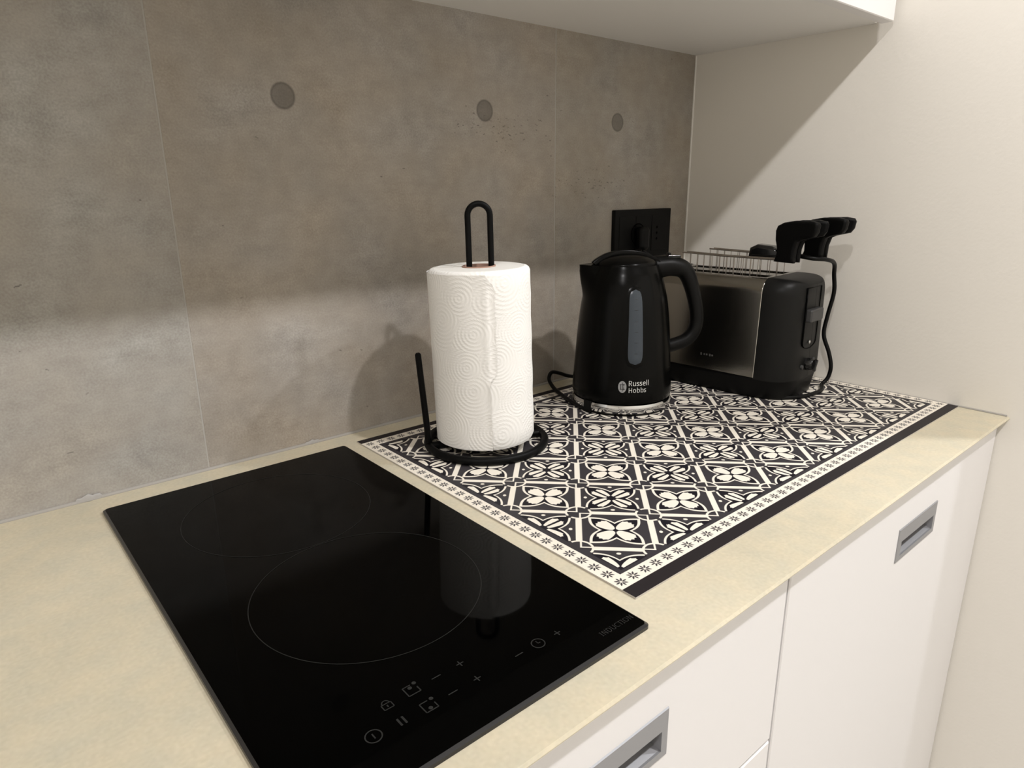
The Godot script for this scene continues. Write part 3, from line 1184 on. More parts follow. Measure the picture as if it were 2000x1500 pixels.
func paper_roll() -> void:
	var c := Vector2(-0.6570, 0.1640)
	var hold := thing("paper_towel_holder", "black wire paper towel holder with ring foot and looped top", "paper towel holder", at(c.x, 0.0019, c.y))
	var black: Material = materials["black metal"]
	var g := Geo.new()
	var ring := []
	for i in 72:
		var a := TAU * i / 72
		ring.append(Vector3(cos(a) * 0.0795, 0.0056, sin(a) * 0.0795))
	g.tube(ring, 0.0056, 12, true)
	part("foot_ring", g, black, hold)
	# bar across the foot, from the post through the middle
	var to_post := Vector3(-0.7303 - c.x, 0, 0.1330 - c.y).normalized()
	g = Geo.new()
	g.tube([to_post * 0.0795 + Vector3(0, 0.0056, 0), -to_post * 0.0795 + Vector3(0, 0.0056, 0)], 0.0052, 10)
	part("cross_bar", g, black, hold)
	var foot := to_post * 0.0800
	var right := Vector3(0.7900, 0, 0.6130).normalized()
	g = Geo.new()
	var post := [foot + Vector3(0, 0.005, 0), foot + Vector3(0, 0.03, 0) - right * 0.0010, foot + Vector3(0, 0.1315, 0) - right * 0.0085, foot + Vector3(0, 0.1335, 0) - right * 0.0087]
	g.tube(post, [0.0048, 0.0042, 0.0040, 0.0024], 12)
	var lean := Basis(Vector3(-0.613, 0, 0.790).normalized(), 0.022)
	part("side_post", g, black, hold)
	# upright: two rods joined by a half circle
	g = Geo.new()
	var rr := 0.0140
	var path := [right * -rr + Vector3(0, 0.006, 0), right * -rr + Vector3(0, 0.15, 0)]
	for i in 15:
		var a := PI - PI * i / 14.0
		path.append(right * cos(a) * rr + Vector3(0, 0.3035 + sin(a) * rr, 0))
	path.append(right * rr + Vector3(0, 0.15, 0))
	path.append(right * rr + Vector3(0, 0.006, 0))
	g.tube(path, 0.0038, 12, false, Vector2.ONE, right.cross(Vector3.UP))
	part("looped_upright", g, black, hold).basis = Basis(Vector3(-0.613, 0, 0.790).normalized(), 0.013)

	# the roll
	var roll := thing("paper_towel_roll", "white embossed paper towel roll on the black wire holder", "paper towel", at(c.x, 0.0019 + 0.0120, c.y))
	roll.basis = lean
	var paper := mat("embossed paper", lin(0.92, 0.905, 0.87), 0.95, 0.0, 0.1)
	paper.heightmap_enabled = true
	paper.heightmap_texture = emboss_texture()
	paper.heightmap_scale = 0.036
	var high := 0.2285
	var R := 0.0650
	var prof := [Vector2(R - 0.006, 0.0), Vector2(R - 0.002, 0.0012), Vector2(R, 0.006)]
	for i in 14:
		prof.append(Vector2(R + 0.0004 * sin(i * 1.7), 0.006 + (high - 0.014) * (i + 1) / 15.0))
	prof.append_array([Vector2(R, high - 0.0060), Vector2(R - 0.0012, high - 0.0028), Vector2(R - 0.0035, high - 0.0009), Vector2(R - 0.007, high)])
	g = Geo.new()
	g.lathe(prof, 96, Vector3.ZERO, high)
	part("outer_sheet", g, paper, roll)
	g = Geo.new()
	var soft := mat("paper edge", lin(0.84, 0.82, 0.77), 0.95, 0.0, 0.1)
	# wound layers seen on the ends
	for e in [[high, 1.0], [0.0, -1.0]]:
		var rows := []
		for i in 13:
			var r := lerpf(0.0215, R - 0.0066, i / 12.0)
			var ring2 := []
			for j in 72:
				var a := TAU * j / 72
				ring2.append(Vector3(cos(a) * r, e[0] + e[1] * (0.0006 * (i % 2) - 0.0004) , sin(a) * r))
			rows.append(ring2)
		for i in 12:
			for j in 72:
				var k := (j + 1) % 72
				g.flat_quad(rows[i][j], rows[i][k], rows[i + 1][k], rows[i + 1][j], Vector3.UP * e[1])
	part("wound_layers", g, soft, roll)
	g = Geo.new()
	g.lathe([Vector2(0.0200, 0.0005), Vector2(0.0215, 0.0005), Vector2(0.0215, high + 0.0012), Vector2(0.0200, high + 0.0012), Vector2(0.0200, 0.0005)], 48)
	part("core_tube", g, materials["card"], roll, "brown card core")
	# the loose end of the outer sheet, lapping over the roll and ending in a ragged edge that faces the camera
	g = Geo.new()
	var face_angle := atan2(0.8482 - c.y, -1.1896 - c.x)          # towards the camera
	var rows := []
	var uvs := []
	var n_up := 34
	for i in n_up + 1:
		var t := float(i) / n_up
		var y := lerpf(0.0035, high - 0.0035, t)
		var stop := 0.255 if t > 0.40 and t < 0.955 else 0.13
		if t <= 0.46:
			stop = lerpf(0.115, 0.255, smoothstep(0.40, 0.46, t))
		if t >= 0.93:
			stop = lerpf(0.255, 0.10, smoothstep(0.93, 1.0, t))
		stop += 0.008 * sin(i * 2.3) + 0.005 * sin(i * 5.1)
		var row := []
		var uvr := []
		for j in 41:
			var s := j / 40.0
			var ang := face_angle - lerpf(stop, -1.9, s)
			var rise := 0.0016 * smoothstep(1.0, 0.75, s)
			if s < 0.16:
				rise += 0.0016 * (1.0 - s / 0.16)
			# crease where the sheet leaves the roll
			var off := (lerpf(stop, -1.9, s) - 0.115) / 0.035
			rise += 0.0016 * exp(-off * off)
			rise -= 0.0014 * exp(-(off - 1.7) * (off - 1.7))
			var r := R + rise + 0.0002
			row.append(Vector3(cos(ang) * r, y, sin(ang) * r))
			uvr.append(Vector2(ang / TAU + 0.37, 1.0 - y / high))
		rows.append(row)
		uvs.append(uvr)
	g.grid(rows, false, false, uvs)
	part("loose_sheet_end", g, paper, roll, "loose end of the outer paper sheet")


# ---------------------------------------------------------------- kettle

var kettle_body := [Vector2(0.0200, 0.0772), Vector2(0.0250, 0.0785), Vector2(0.0500, 0.0770), Vector2(0.0850, 0.0745), Vector2(0.1150, 0.0723), Vector2(0.1400, 0.0698), Vector2(0.1700, 0.0656), Vector2(0.1980, 0.0590), Vector2(0.2120, 0.0543), Vector2(0.2225, 0.0497)]

func kettle_radius(y: float, ang: float) -> float:
	var r := curve_at(kettle_body, y)
	var off := absf(wrapf(ang - PI, -PI, PI))
	var amp := 0.0222 * pow(clampf((y - 0.172) / 0.0505, 0.0, 1.0), 1.05)
	return r + amp * pow(maxf(0.0, 1.0 - off / 0.46), 1.1)


func kettle() -> void:
	var c := Vector2(-0.3790, 0.1640)
	var o := thing("electric_kettle", "black electric kettle with grey water gauge standing on its base", "kettle", at(c.x, 0.0020, c.y), -deg_to_rad(34.8))
	var black: Material = materials["kettle black"]
	var plastic: Material = materials["black plastic"]
	# base
	var g := Geo.new()
	g.lathe([Vector2(0, 0), Vector2(0.0745, 0), Vector2(0.0760, 0.0018), Vector2(0.0765, 0.0040), Vector2(0.0770, 0.0045), Vector2(0, 0.0046)], 72)
	var base := part("base", g, plastic, o)
	g = Geo.new()
	g.lathe([Vector2(0.0760, 0.0042), Vector2(0.0778, 0.0046), Vector2(0.0786, 0.0075), Vector2(0.0788, 0.0110), Vector2(0.0784, 0.0145), Vector2(0.0772, 0.0172), Vector2(0.0755, 0.0176)], 96)
	part("chrome_band", g, materials["chrome"], base, "shiny chrome band round the base")
	g = Geo.new()
	var nd := Vector3(-0.821, 0, 0.571)
	g.rbox(nd * 0.0745 + Vector3(0, 0.0098, 0), Vector3(0.0105, 0.0190, 0.0150), 0.0015, 2, Basis(Vector3.UP, atan2(-nd.z, nd.x)))
	part("cord_guard", g, plastic, base)
	# body with spout
	g = Geo.new()
	var rows := []
	var seg := 120
	for i in 45:
		var y := lerpf(0.0195, 0.2225, i / 44.0)
		var ring := []
		for j in seg:
			var a := TAU * j / seg
			var r := kettle_radius(y, a)
			ring.append(Vector3(cos(a) * r, y, sin(a) * r))
		rows.append(ring)
	g.grid(rows, true)
	var top := []
	var low := []
	for j in seg:
		var a := TAU * j / seg
		top.append(Vector3(cos(a) * 0.0478, 0.2215, sin(a) * 0.0478))
		low.append(Vector3(cos(a) * 0.06, 0.0180, sin(a) * 0.06))
	for j in seg:
		var k := (j + 1) % seg
		g.flat_quad(rows[44][j], rows[44][k], top[k], top[j], Vector3.UP)
		g.flat_quad(rows[0][j], rows[0][k], low[k], low[j], Vector3.DOWN)
	part("body", g, black, o)
	# lid: shallow dome with a ridge from the spout to the handle
	g = Geo.new()
	g.lathe([Vector2(0.0474, 0.2190), Vector2(0.0480, 0.2235), Vector2(0.0468, 0.2262), Vector2(0.0420, 0.2300), Vector2(0.0340, 0.2338), Vector2(0.0240, 0.2366), Vector2(0.0120, 0.2382), Vector2(0.0, 0.2386)], 72)
	var lid := part("lid", g, black, o)
	g = Geo.new()
	var arc := smooth_path([Vector3(-0.0500, 0.2235, 0), Vector3(-0.0430, 0.2290, 0), Vector3(-0.0260, 0.2370, 0), Vector3(-0.0020, 0.2398, 0), Vector3(0.0240, 0.2372, 0), Vector3(0.0430, 0.2300, 0), Vector3(0.0520, 0.2240, 0)], 5)
	g.tube(arc, 0.0034, 14, false, Vector2(4.0, 1.0), Vector3.UP)
	part("ridge", g, black, lid)
	# handle
	g = Geo.new()
	var hp := smooth_path([Vector3(0.0380, 0.2150, 0), Vector3(0.0560, 0.2168, 0), Vector3(0.0740, 0.2175, 0), Vector3(0.0945, 0.2095, 0), Vector3(0.1075, 0.1830, 0), Vector3(0.1175, 0.1440, 0), Vector3(0.1165, 0.1180, 0), Vector3(0.1030, 0.1000, 0), Vector3(0.0730, 0.0900, 0), Vector3(0.0690, 0.0890, 0)], 6)
	var hr := []
	for i in hp.size():
		var t := float(i) / (hp.size() - 1)
		hr.append(curve_at([Vector2(0, 0.0165), Vector2(0.2, 0.0142), Vector2(0.35, 0.0118), Vector2(0.5, 0.0098), Vector2(0.8, 0.0096), Vector2(1, 0.0092)], t))
	g.tube(hp, hr, 18, false, Vector2(1.12, 1.0), Vector3.BACK)
	var hd := part("handle", g, plastic, o)
	g = Geo.new()
	g.rbox(Vector3(0.0745, 0.2322, 0), Vector3(0.0210, 0.0050, 0.0130), 0.0015, 2)
	part("lid_button", g, materials["gloss black"], hd)
	g = Geo.new()
	g.rbox(Vector3(0.0670, 0.2362, 0), Vector3(0.0050, 0.0040, 0.0120), 0.0012, 2)
	part("button_stop", g, plastic, hd)
	# water gauge on the side, with its raised frame
	var strip := func(half_w: float, y0: float, y1: float, lift: float, bulge: float) -> Geo:
		var s := Geo.new()
		var rr := []
		for i in 29:
			var t := i / 28.0
			var y := lerpf(y0, y1, t)
			var u := 2.0 * t - 1.0
			var w: float = half_w * pow(maxf(0.0, 1.0 - pow(absf(u), 9.0)), 0.5) * (1.0 - 0.12 * u)
			var row := []
			for j in 11:
				var q := -1.0 + j / 5.0
				var r := kettle_radius(y, PI / 2)
				var a: float = PI / 2 + q * maxf(w, 0.0002) / r
				var rl: float = r + lift + bulge * (1.0 - q * q) * minf(1.0, (1.0 - absf(u)) * 12.0)
				row.append(Vector3(cos(a) * rl, y, sin(a) * rl))
			rr.append(row)
		s.grid(rr)
		return s
	g = strip.call(0.0140, 0.0745, 0.1975, 0.0001, 0.0012)
	var fr := part("gauge_frame", g, black, o)
	g = strip.call(0.0105, 0.0800, 0.1925, 0.0009, 0.0012)
	part("gauge_window", g, materials["gauge"], fr, "grey blue translucent water gauge")
	for i in 6:
		g = Geo.new()
		var y := 0.098 + i * 0.0160
		var r := kettle_radius(y, PI / 2) + 0.0023
		g.rbox(Vector3(0.0006, y, r), Vector3(0.0030 if i % 2 else 0.0042, 0.0007, 0.0003), 0.0001, 1)
		part("gauge_mark", g, materials["gauge mark"], fr)
	# lettering and emblem low on the gauge side, wrapped on the body
	var wrap := func(src: Geo, x: float, y: float) -> Geo:
		var out := Geo.new()
		for i in range(0, src.v.size(), 3):
			var q := []
			var nn := []
			for k in 3:
				var p := src.v[i + k]
				var yy: float = y + p.y
				var r := kettle_radius(yy, PI / 2) + 0.00025 + p.z
				var a: float = PI / 2 - (x + p.x) / r
				q.append(Vector3(cos(a) * r, yy, sin(a) * r))
				nn.append(Vector3(cos(a), 0.05, sin(a)))
			out.tri(q[0], q[1], q[2], nn[0], nn[1], nn[2])
		return out
	var ink: Material = materials["logo white"]
	g = wrap.call(text_geo("Russell", 0.0312, 0.0), -0.0088, 0.0487)
	var word := part("lettering", g, ink, o, "white maker's lettering")
	g = wrap.call(text_geo("Hobbs", 0.0272, 0.0), -0.0088, 0.0386)
	part("lettering", g, ink, word)
	var em := Geo.new()
	for i in 32:
		var a := TAU * i / 32
		var b := TAU * (i + 1) / 32
		for k in 3:
			var r0 := k / 3.0
			var r1 := (k + 1) / 3.0
			em.flat_quad(Vector3(cos(a) * 0.0062 * r0, sin(a) * 0.0090 * r0, 0), Vector3(cos(b) * 0.0062 * r0, sin(b) * 0.0090 * r0, 0), Vector3(cos(b) * 0.0062 * r1, sin(b) * 0.0090 * r1, 0), Vector3(cos(a) * 0.0062 * r1, sin(a) * 0.0090 * r1, 0), Vector3.BACK)
	g = wrap.call(em, -0.0185, 0.0475)
	var eo := part("emblem", g, materials["emblem grey"], word, "grey oval emblem")
	em = Geo.new()
	for q in [[-0.0026, 0.0, 0.0042], [0.0020, 0.0030, 0.0020], [0.0020, -0.0026, 0.0024], [0.0, 0.0, 0.0068]]:
		em.flat_quad(Vector3(q[0] - 0.00045, q[1] - q[2], 0.0002), Vector3(q[0] + 0.00045, q[1] - q[2], 0.0002), Vector3(q[0] + 0.00045, q[1] + q[2], 0.0002), Vector3(q[0] - 0.00045, q[1] + q[2], 0.0002), Vector3.BACK)
	for q in [[0.0, 0.0036, 0.0040], [0.0, -0.0034, 0.0038]]:
		em.flat_quad(Vector3(q[0] - q[2], q[1] - 0.0004, 0.0002), Vector3(q[0] + q[2], q[1] - 0.0004, 0.0002), Vector3(q[0] + q[2], q[1] + 0.0004, 0.0002), Vector3(q[0] - q[2], q[1] + 0.0004, 0.0002), Vector3.BACK)
	g = wrap.call(em, -0.0185, 0.0475)
	eo.set_meta("label", "grey oval emblem with dark strokes")
	part("emblem_strokes", g, materials["black plastic"], o)
	# cord: out of the base, a loop by the tiles, behind the kettle and up to the plug in the wall
	var inv := o.transform.affine_inverse()
	var pts := []
	for p in [at(-0.4480, 0.0085, 0.1640), at(-0.4560, 0.0065, 0.1560), at(-0.4480, 0.0055, 0.1250), at(-0.4330, 0.0055, 0.0850), at(-0.4190, 0.0075, 0.0500), at(-0.4140, 0.0180, 0.0320), at(-0.4050, 0.0285, 0.0280), at(-0.3880, 0.0250, 0.0290), at(-0.3600, 0.0140, 0.0300), at(-0.3200, 0.0070, 0.0320), at(-0.2600, 0.0060, 0.0360), at(-0.1900, 0.0080, 0.0420), at(-0.1300, 0.0350, 0.0460), at(-0.1080, 0.1000, 0.0500), at(-0.1130, 0.1650, 0.0500), at(-0.1420, 0.2020, 0.0380), at(-0.1640, 0.2230, 0.0230)]:
		pts.append(inv * p)
	g = Geo.new()
	g.tube(smooth_path(pts, 6), 0.0033, 10)
	var cord := part("power_cord", g, plastic, o)
	g = Geo.new()
	var pl := Geo.new()
	pl.rbox(Vector3.ZERO, Vector3(0.0260, 0.0440, 0.0210), 0.0085, 4)
	g.add(pl, inv * Transform3D(Basis.IDENTITY, at(-0.1640, 0.2450, 0.0205)))
	part("plug", g, plastic, cord)


# ---------------------------------------------------------------- toaster

var toaster_at := Vector2(-0.1387, 0.2034)
var toaster_turn := deg_to_rad(4.0)

# half section of the shell from the left foot over the top to the right foot, at width factor w and height h
func toaster_section(w: float, h: float, y0: float) -> Array:
	var out := []
	var half := 0.0775
	var r := 0.0230
	for i in 9:
		out.append(Vector2(-half + 0.0045 * i / 8.0, lerpf(y0, h - r, i / 8.0)))
	for i in range(1, 9):
		var a := PI - PI / 2 * i / 8.0
		out.append(Vector2(-half + 0.0045 + r + cos(a) * r, h - r + sin(a) * r))
	var flip := []
	for i in range(1, 9):
		flip.append(Vector2(lerpf(-half + 0.0045 + r, half - 0.0045 - r, i / 9.0), h))
	out.append_array(flip)
	for i in range(0, 17):
		var q: Vector2 = out[16 - i]
		out.append(Vector2(-q.x, q.y))
	for i in out.size():
		out[i] = Vector2(out[i].x * w, out[i].y)
	return out


func toaster() -> void:
	var o := thing("toaster", "steel sided black toaster on the mat beside the right wall", "toaster", at(toaster_at.x, 0.0020, toaster_at.y), toaster_turn)
	var black: Material = materials["toaster black"]
	var high := 0.1945
	var y0 := 0.0360
	var zf := 0.0880
	var zb := -0.1150
	# steel shell over the middle, with two slots in its top
	var g := Geo.new()
	var sec := toaster_section(1.0, high, y0)
	var flat_from := 16
	var flat_to := sec.size() - 17
	var rows_l := []
	var rows_r := []
	for z in [zb, zf]:
		var l := []
		var r := []
		for i in flat_from + 1:
			l.append(Vector3(sec[i].x, sec[i].y, z))
			r.append(Vector3(-sec[i].x, sec[i].y, z))
		rows_l.append(l)
		rows_r.append(r)
	for rows in [rows_l, rows_r]:
		for i in flat_from:
			var na := Vector3(signf(rows[0][i].x), 0, 0)
			var nrm := []
			for k in [i, i + 1]:
				var p0: Vector3 = rows[0][maxi(k - 1, 0)]
				var p1: Vector3 = rows[0][mini(k + 1, flat_from)]
				var d := (p1 - p0).normalized()
				var nn := Vector3(d.y, -d.x, 0)
				if k == flat_from:
					nn = Vector3.UP
				if nn.dot(na + Vector3.UP) < 0:
					nn = -nn
				nrm.append(nn)
			g.tri(rows[0][i], rows[0][i + 1], rows[1][i + 1], nrm[0], nrm[1], nrm[1])
			g.tri(rows[0][i], rows[1][i + 1], rows[1][i], nrm[0], nrm[1], nrm[0])
	var xe: float = -sec[flat_from].x
	var slots := [[-0.0440, -0.0160], [0.0160, 0.0440]]
	var sz0 := zb + 0.020
	var sz1 := zf - 0.010
	for s in [[-xe, slots[0][0]], [slots[0][1], slots[1][0]], [slots[1][1], xe]]:
		g.flat_quad(Vector3(s[0], high, zb), Vector3(s[1], high, zb), Vector3(s[1], high, zf), Vector3(s[0], high, zf), Vector3.UP)
	for s in slots:
		for z in [[zb, sz0], [sz1, zf]]:
			g.flat_quad(Vector3(s[0], high, z[0]), Vector3(s[1], high, z[0]), Vector3(s[1], high, z[1]), Vector3(s[0], high, z[1]), Vector3.UP)
	var shell := part("steel_shell", g, materials["steel"], o, "brushed steel sides and top")
	for s in slots:
		g = Geo.new()
		var lo := Vector3(s[0], 0.070, sz0)
		var hi := Vector3(s[1], high, sz1)
		g.flat_quad(Vector3(lo.x, lo.y, lo.z), Vector3(lo.x, lo.y, hi.z), Vector3(lo.x, hi.y, hi.z), Vector3(lo.x, hi.y, lo.z), Vector3.RIGHT)
		g.flat_quad(Vector3(hi.x, lo.y, lo.z), Vector3(hi.x, lo.y, hi.z), Vector3(hi.x, hi.y, hi.z), Vector3(hi.x, hi.y, lo.z), Vector3.LEFT)
		g.flat_quad(Vector3(lo.x, lo.y, lo.z), Vector3(hi.x, lo.y, lo.z), Vector3(hi.x, hi.y, lo.z), Vector3(lo.x, hi.y, lo.z), Vector3.BACK)
		g.flat_quad(Vector3(lo.x, lo.y, hi.z), Vector3(hi.x, lo.y, hi.z), Vector3(hi.x, hi.y, hi.z), Vector3(lo.x, hi.y, hi.z), Vector3.FORWARD)
		g.flat_quad(Vector3(lo.x, lo.y, lo.z), Vector3(hi.x, lo.y, lo.z), Vector3(hi.x, lo.y, hi.z), Vector3(lo.x, lo.y, hi.z), Vector3.UP)
		part("slot", g, materials["steel"], shell)
	# bright edge where the steel meets the front cap
	g = Geo.new()
	var edge := []
	for q in sec:
		edge.append(Vector3(q.x * 1.004, q.y + 0.0003, zf))
	g.tube(edge, 0.0009, 6)
	part("edge_strip", g, materials["steel edge"], shell)
	# rounded plastic ends
	for e in [[zf, 1.0, 0.0560, "front_cap"], [zb, -1.0, 0.0300, "rear_cap"]]:
		g = Geo.new()
		var rows := []
		for i in 17:
			var t := sin(PI / 2 * i / 16.0)
			var w := pow(maxf(0.0, 1.0 - pow(t, 3.0)), 1.0 / 3.0)
			var h := high + 0.0012 - 0.0100 * pow(t, 4.0)
			var row := []
			for q in toaster_section(maxf(w, 0.004), h, y0 - 0.002):
				row.append(Vector3(q.x * 1.006, q.y, e[0] + e[1] * e[2] * t))
			rows.append(row)
		g.grid(rows)
		part(e[3], g, black, o)
	# plinth
	g = Geo.new()
	var rows := []
	for l in [[0.0, 0.060], [0.0, 0.0700], [0.0025, 0.0715], [0.0100, 0.0725], [0.0180, 0.0740], [0.0300, 0.0760], [0.0370, 0.0765], [0.0375, 0.060]]:
		var ring := []
		for j in 80:
			var a := TAU * j / 80
			var cx := signf(cos(a)) * pow(absf(cos(a)), 0.5)
			var sx := signf(sin(a)) * pow(absf(sin(a)), 0.5)
			ring.append(Vector3(cx * l[1], l[0], sx * (l[1] + 0.0680) - 0.0020 ))
		rows.append(ring)
	g.grid(rows, true)
	part("plinth", g, materials["black plastic"], o)
	# lever track, lever, knob and buttons on the curved front
	var front := zf + 0.0560
	g = Geo.new()
	var track := []
	for q in [[-0.0260, 0.182], [-0.0260, 0.094]]:
		track.append(Vector2(q[0] - 0.0080, q[1]))
	for i in 9:
		var a := PI + PI * i / 8.0
		track.append(Vector2(cos(a) * 0.0260 - 0.0080, 0.094 + sin(a) * 0.0120))
	track.append(Vector2(0.0180, 0.094))
	track.append(Vector2(0.0180, 0.182))
	g.slab(track, Vector3(0, 0, front - 0.0010), Vector3.RIGHT, Vector3.UP, 0.0040, 0.0010)
	var tr := part("lever_track", g, mat("track black", lin(0.0012, 0.0012, 0.0012), 0.2, 0.0, 0.15), o, "glossy black lever track")
	g = Geo.new()
	g.rbox(Vector3(-0.0090, 0.1380, front + 0.0040), Vector3(0.0460, 0.0205, 0.0110), 0.0030, 3)
	part("lever", g, materials["lever grey"], o, "dark grey push lever")
	g = Geo.new()
	var st := Geo.new()
	st.lathe([Vector2(0, 0), Vector2(0.0030, 0), Vector2(0.0030, 0.0010), Vector2(0.0016, 0.0020), Vector2(0, 0.0022)], 16)
	g.add(st, Transform3D(Basis(Vector3.RIGHT, PI / 2), Vector3(-0.0100, 0.0935, front + 0.0010)))
	part("indicator_lamp_cover", g, materials["chrome"], tr)
	g = Geo.new()
	var kn := Geo.new()
	kn.lathe([Vector2(0, 0), Vector2(0.0105, 0), Vector2(0.0100, 0.0100), Vector2(0.0088, 0.0118), Vector2(0, 0.0122)], 32)
	g.add(kn, Transform3D(Basis(Vector3.RIGHT, PI / 2), Vector3(-0.0060, 0.0560, front - 0.0010)))
	var fin := Geo.new()
	fin.rbox(Vector3(-0.0060, 0.0560, front + 0.0130), Vector3(0.0040, 0.0190, 0.0060), 0.0015, 2, Basis(Vector3.BACK, -0.5))
	g.add(fin, Transform3D.IDENTITY)
	part("browning_knob", g, materials["gloss black"], o)
	for q in [[-0.0260, 0.0540], [0.0160, 0.0600]]:
		g = Geo.new()
		var b := Geo.new()
		b.lathe([Vector2(0, 0), Vector2(0.0038, 0), Vector2(0.0034, 0.0030), Vector2(0.0020, 0.0038), Vector2(0, 0.0040)], 16)
		g.add(b, Transform3D(Basis(Vector3.RIGHT, PI / 2), Vector3(q[0], q[1], front - 0.0012)))
		part("button", g, materials["lever grey"], o)
	# worn maker's mark on the steel side: only faint pale strokes can be made out
	g = Geo.new()
	for q in [[0.0000, 0.0022], [0.0060, 0.0014], [0.0105, 0.0014], [0.0165, 0.0020], [0.0210, 0.0014]]:
		g.rbox(Vector3(-0.0769, 0.0605, -0.0080 + q[0]), Vector3(0.0004, q[1] * 2.0, 0.0026), 0.0001, 1)
	part("worn_mark", g, mat("worn print", lin(0.075, 0.072, 0.07), 0.6), shell)
	# cord: plug laid on the cages, cord between the grips, down past the front corner and round the foot
	var inv := o.transform.affine_inverse()
	var pts := []
	for p in [at(-0.1370, 0.2330, 0.2820), at(-0.1370, 0.2310, 0.3050), at(-0.1340, 0.2270, 0.3370), at(-0.1080, 0.2240, 0.3480), at(-0.0780, 0.2160, 0.3460), at(-0.0600, 0.1960, 0.3400), at(-0.0500, 0.1650, 0.3390), at(-0.0500, 0.1250, 0.3330), at(-0.0510, 0.0920, 0.3310), at(-0.0480, 0.0620, 0.3420), at(-0.0470, 0.0380, 0.3480), at(-0.0490, 0.0180, 0.3460), at(-0.0600, 0.0075, 0.3420), at(-0.0850, 0.0056, 0.3540), at(-0.1150, 0.0056, 0.3560), at(-0.1500, 0.0056, 0.3500), at(-0.1820, 0.0056, 0.3280), at(-0.1960, 0.0056, 0.3000)]:
		pts.append(inv * p)
	g = Geo.new()
	g.tube(smooth_path(pts, 6), 0.0034, 10)
	var cord := part("power_cord", g, materials["black plastic"], o)
	g = Geo.new()
	var pl := Geo.new()
	var out := [Vector2(-0.026, -0.008), Vector2(-0.018, -0.012), Vector2(0.016, -0.012), Vector2(0.026, -0.006), Vector2(0.026, 0.004), Vector2(0.012, 0.011), Vector2(-0.012, 0.013), Vector2(-0.024, 0.007)]
	pl.slab(out, Vector3.ZERO, Vector3.BACK, Vector3.UP, 0.028, 0.006)
	g.add(pl, inv * Transform3D(Basis(Vector3.UP, 0.15), at(-0.1330, 0.2320, 0.2570)))
	part("plug", g, materials["gloss black"], cord)


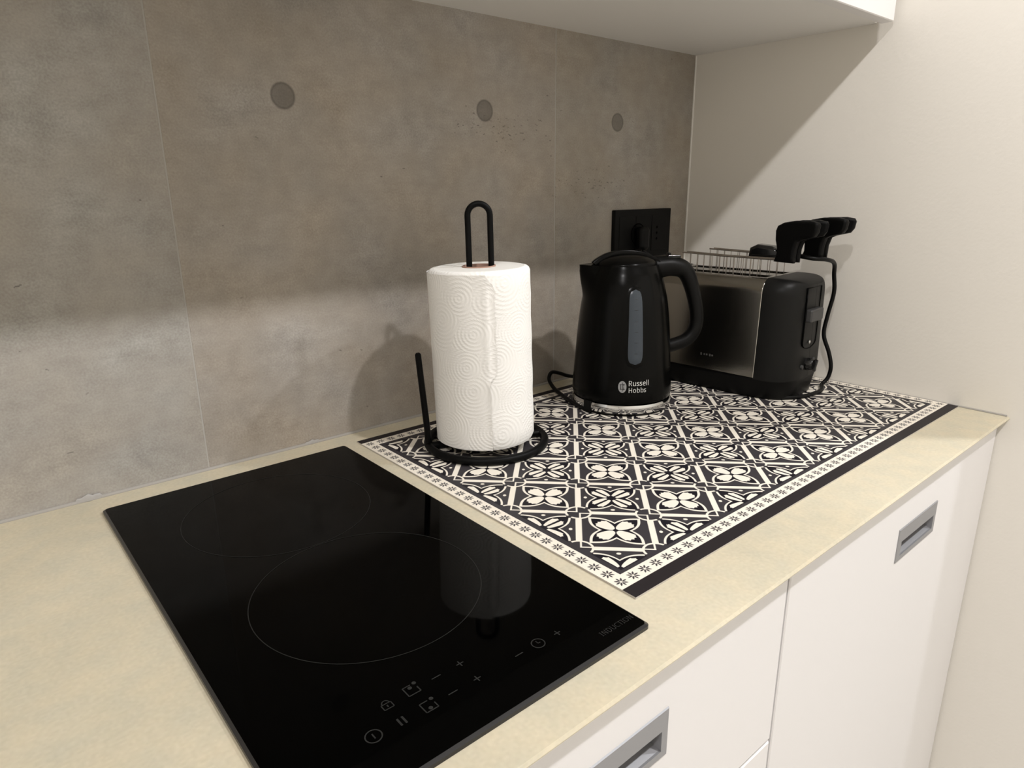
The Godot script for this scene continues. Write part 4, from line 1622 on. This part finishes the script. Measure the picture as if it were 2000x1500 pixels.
# two wire sandwich cages standing in the slots, each a pair of grids with a pair of black grips
func cages() -> void:
	var k := 0
	for sx in [-0.0300, 0.0300]:
		var base := Transform3D(Basis(Vector3.UP, toaster_turn), at(toaster_at.x, 0.002, toaster_at.y))
		var p := base * Vector3(sx, 0.0710, 0.0)
		var label: String = ["wire sandwich cage with black grips in the toaster slot nearer the kettle", "wire sandwich cage with black grips in the toaster slot nearer the wall"][k]
		p += base.basis * Vector3(0, 0, 0.0180 * k)
		var o := thing("sandwich_cage", label, "sandwich cage", p, toaster_turn, "wire cages standing in the toaster")
		for s in [-1.0, 1.0]:
			var g := Geo.new()
			var x: float = s * 0.0075
			var top := 0.1520 + 0.0030 * k
			# top and bottom rails
			g.tube([Vector3(x, top + 0.002, -0.0800), Vector3(x, top, 0.0), Vector3(x, top, 0.1020)], 0.0013, 6)
			g.tube([Vector3(x, 0.0020, -0.0800), Vector3(x, 0.0020, 0.0560)], 0.0010, 6)
			for i in 10:
				var z: float = -0.0760 + i * 0.0140 + s * 0.0025
				g.tube([Vector3(x, 0.0020, z), Vector3(x, top, z + 0.0015 * sin(i * 1.7))], 0.00065, 5)
			part("wire_grid", g, materials["wire"], o)
			# grip: an upright plate that turns forward into a rounded handle
			g = Geo.new()
			var y0 := top - 0.0035
			var grow := 1.12
			var out := [
				Vector2(0.0880, y0), Vector2(0.1220, y0 - 0.0005), Vector2(0.1225, y0 + grow * 0.0080), Vector2(0.1230, y0 + grow * 0.0180), Vector2(0.1265, y0 + grow * 0.0290), Vector2(0.1330, y0 + grow * 0.0320), Vector2(0.1440, y0 + grow * 0.0345),
				Vector2(0.1530, y0 + grow * 0.0365), Vector2(0.1575, y0 + grow * 0.0425), Vector2(0.1590, y0 + grow * 0.0520), Vector2(0.1565, y0 + grow * 0.0560), Vector2(0.1450, y0 + grow * 0.0580), Vector2(0.1200, y0 + grow * 0.0575), Vector2(0.1000, y0 + grow * 0.0545),
				Vector2(0.0900, y0 + grow * 0.0500), Vector2(0.0870, y0 + grow * 0.0430), Vector2(0.0880, y0 + grow * 0.0300), Vector2(0.0915, y0 + grow * 0.0200), Vector2(0.0920, y0 + grow * 0.0100)]
			var spread: float = s * 0.0090
			g.slab(out, Vector3(s * (0.0066 - 0.02), 0, 0), Vector3(s * 0.20, 0, 1).normalized(), Vector3.UP, 0.0130, 0.0045)
			part("grip", g, materials["black metal"], o)
		k += 1


func outlet() -> void:
	var cx := -0.1465
	var cy := 0.2525
	var o := thing("wall_outlet", "black double wall outlet plate on the tiles behind the kettle", "outlet", at(cx, cy, 0.0))
	var black: Material = materials["outlet black"]
	var g := Geo.new()
	g.rbox(Vector3(0, 0, 0.0045), Vector3(0.1640, 0.0900, 0.0088), 0.0012, 2)
	var plate := part("cover_plate", g, black, o)
	for x in [-0.0480, -0.0010, 0.0460]:
		g = Geo.new()
		g.rbox(Vector3(x, 0, 0.0090), Vector3(0.0450, 0.0660, 0.0016), 0.0006, 2)
		part("module", g, black, plate)
	for y in [0.0106, 0.0, -0.0110]:
		g = Geo.new()
		var d := Geo.new()
		d.lathe([Vector2(0, 0), Vector2(0.0024, 0), Vector2(0.0024, 0.0002), Vector2(0, 0.0002)], 14)
		g.add(d, Transform3D(Basis(Vector3.RIGHT, PI / 2), Vector3(0.0390, y, 0.0098)))
		part("socket_hole", g, materials["hole black"], plate)
	g = Geo.new()
	var ring := []
	for i in 40:
		var a := TAU * i / 40
		ring.append(Vector3(-0.0175 + cos(a) * 0.0195, -0.0005 + sin(a) * 0.0195, 0.0098))
	g.tube(ring, 0.0011, 6, true)
	part("socket_rim", g, materials["hole black"], plate)
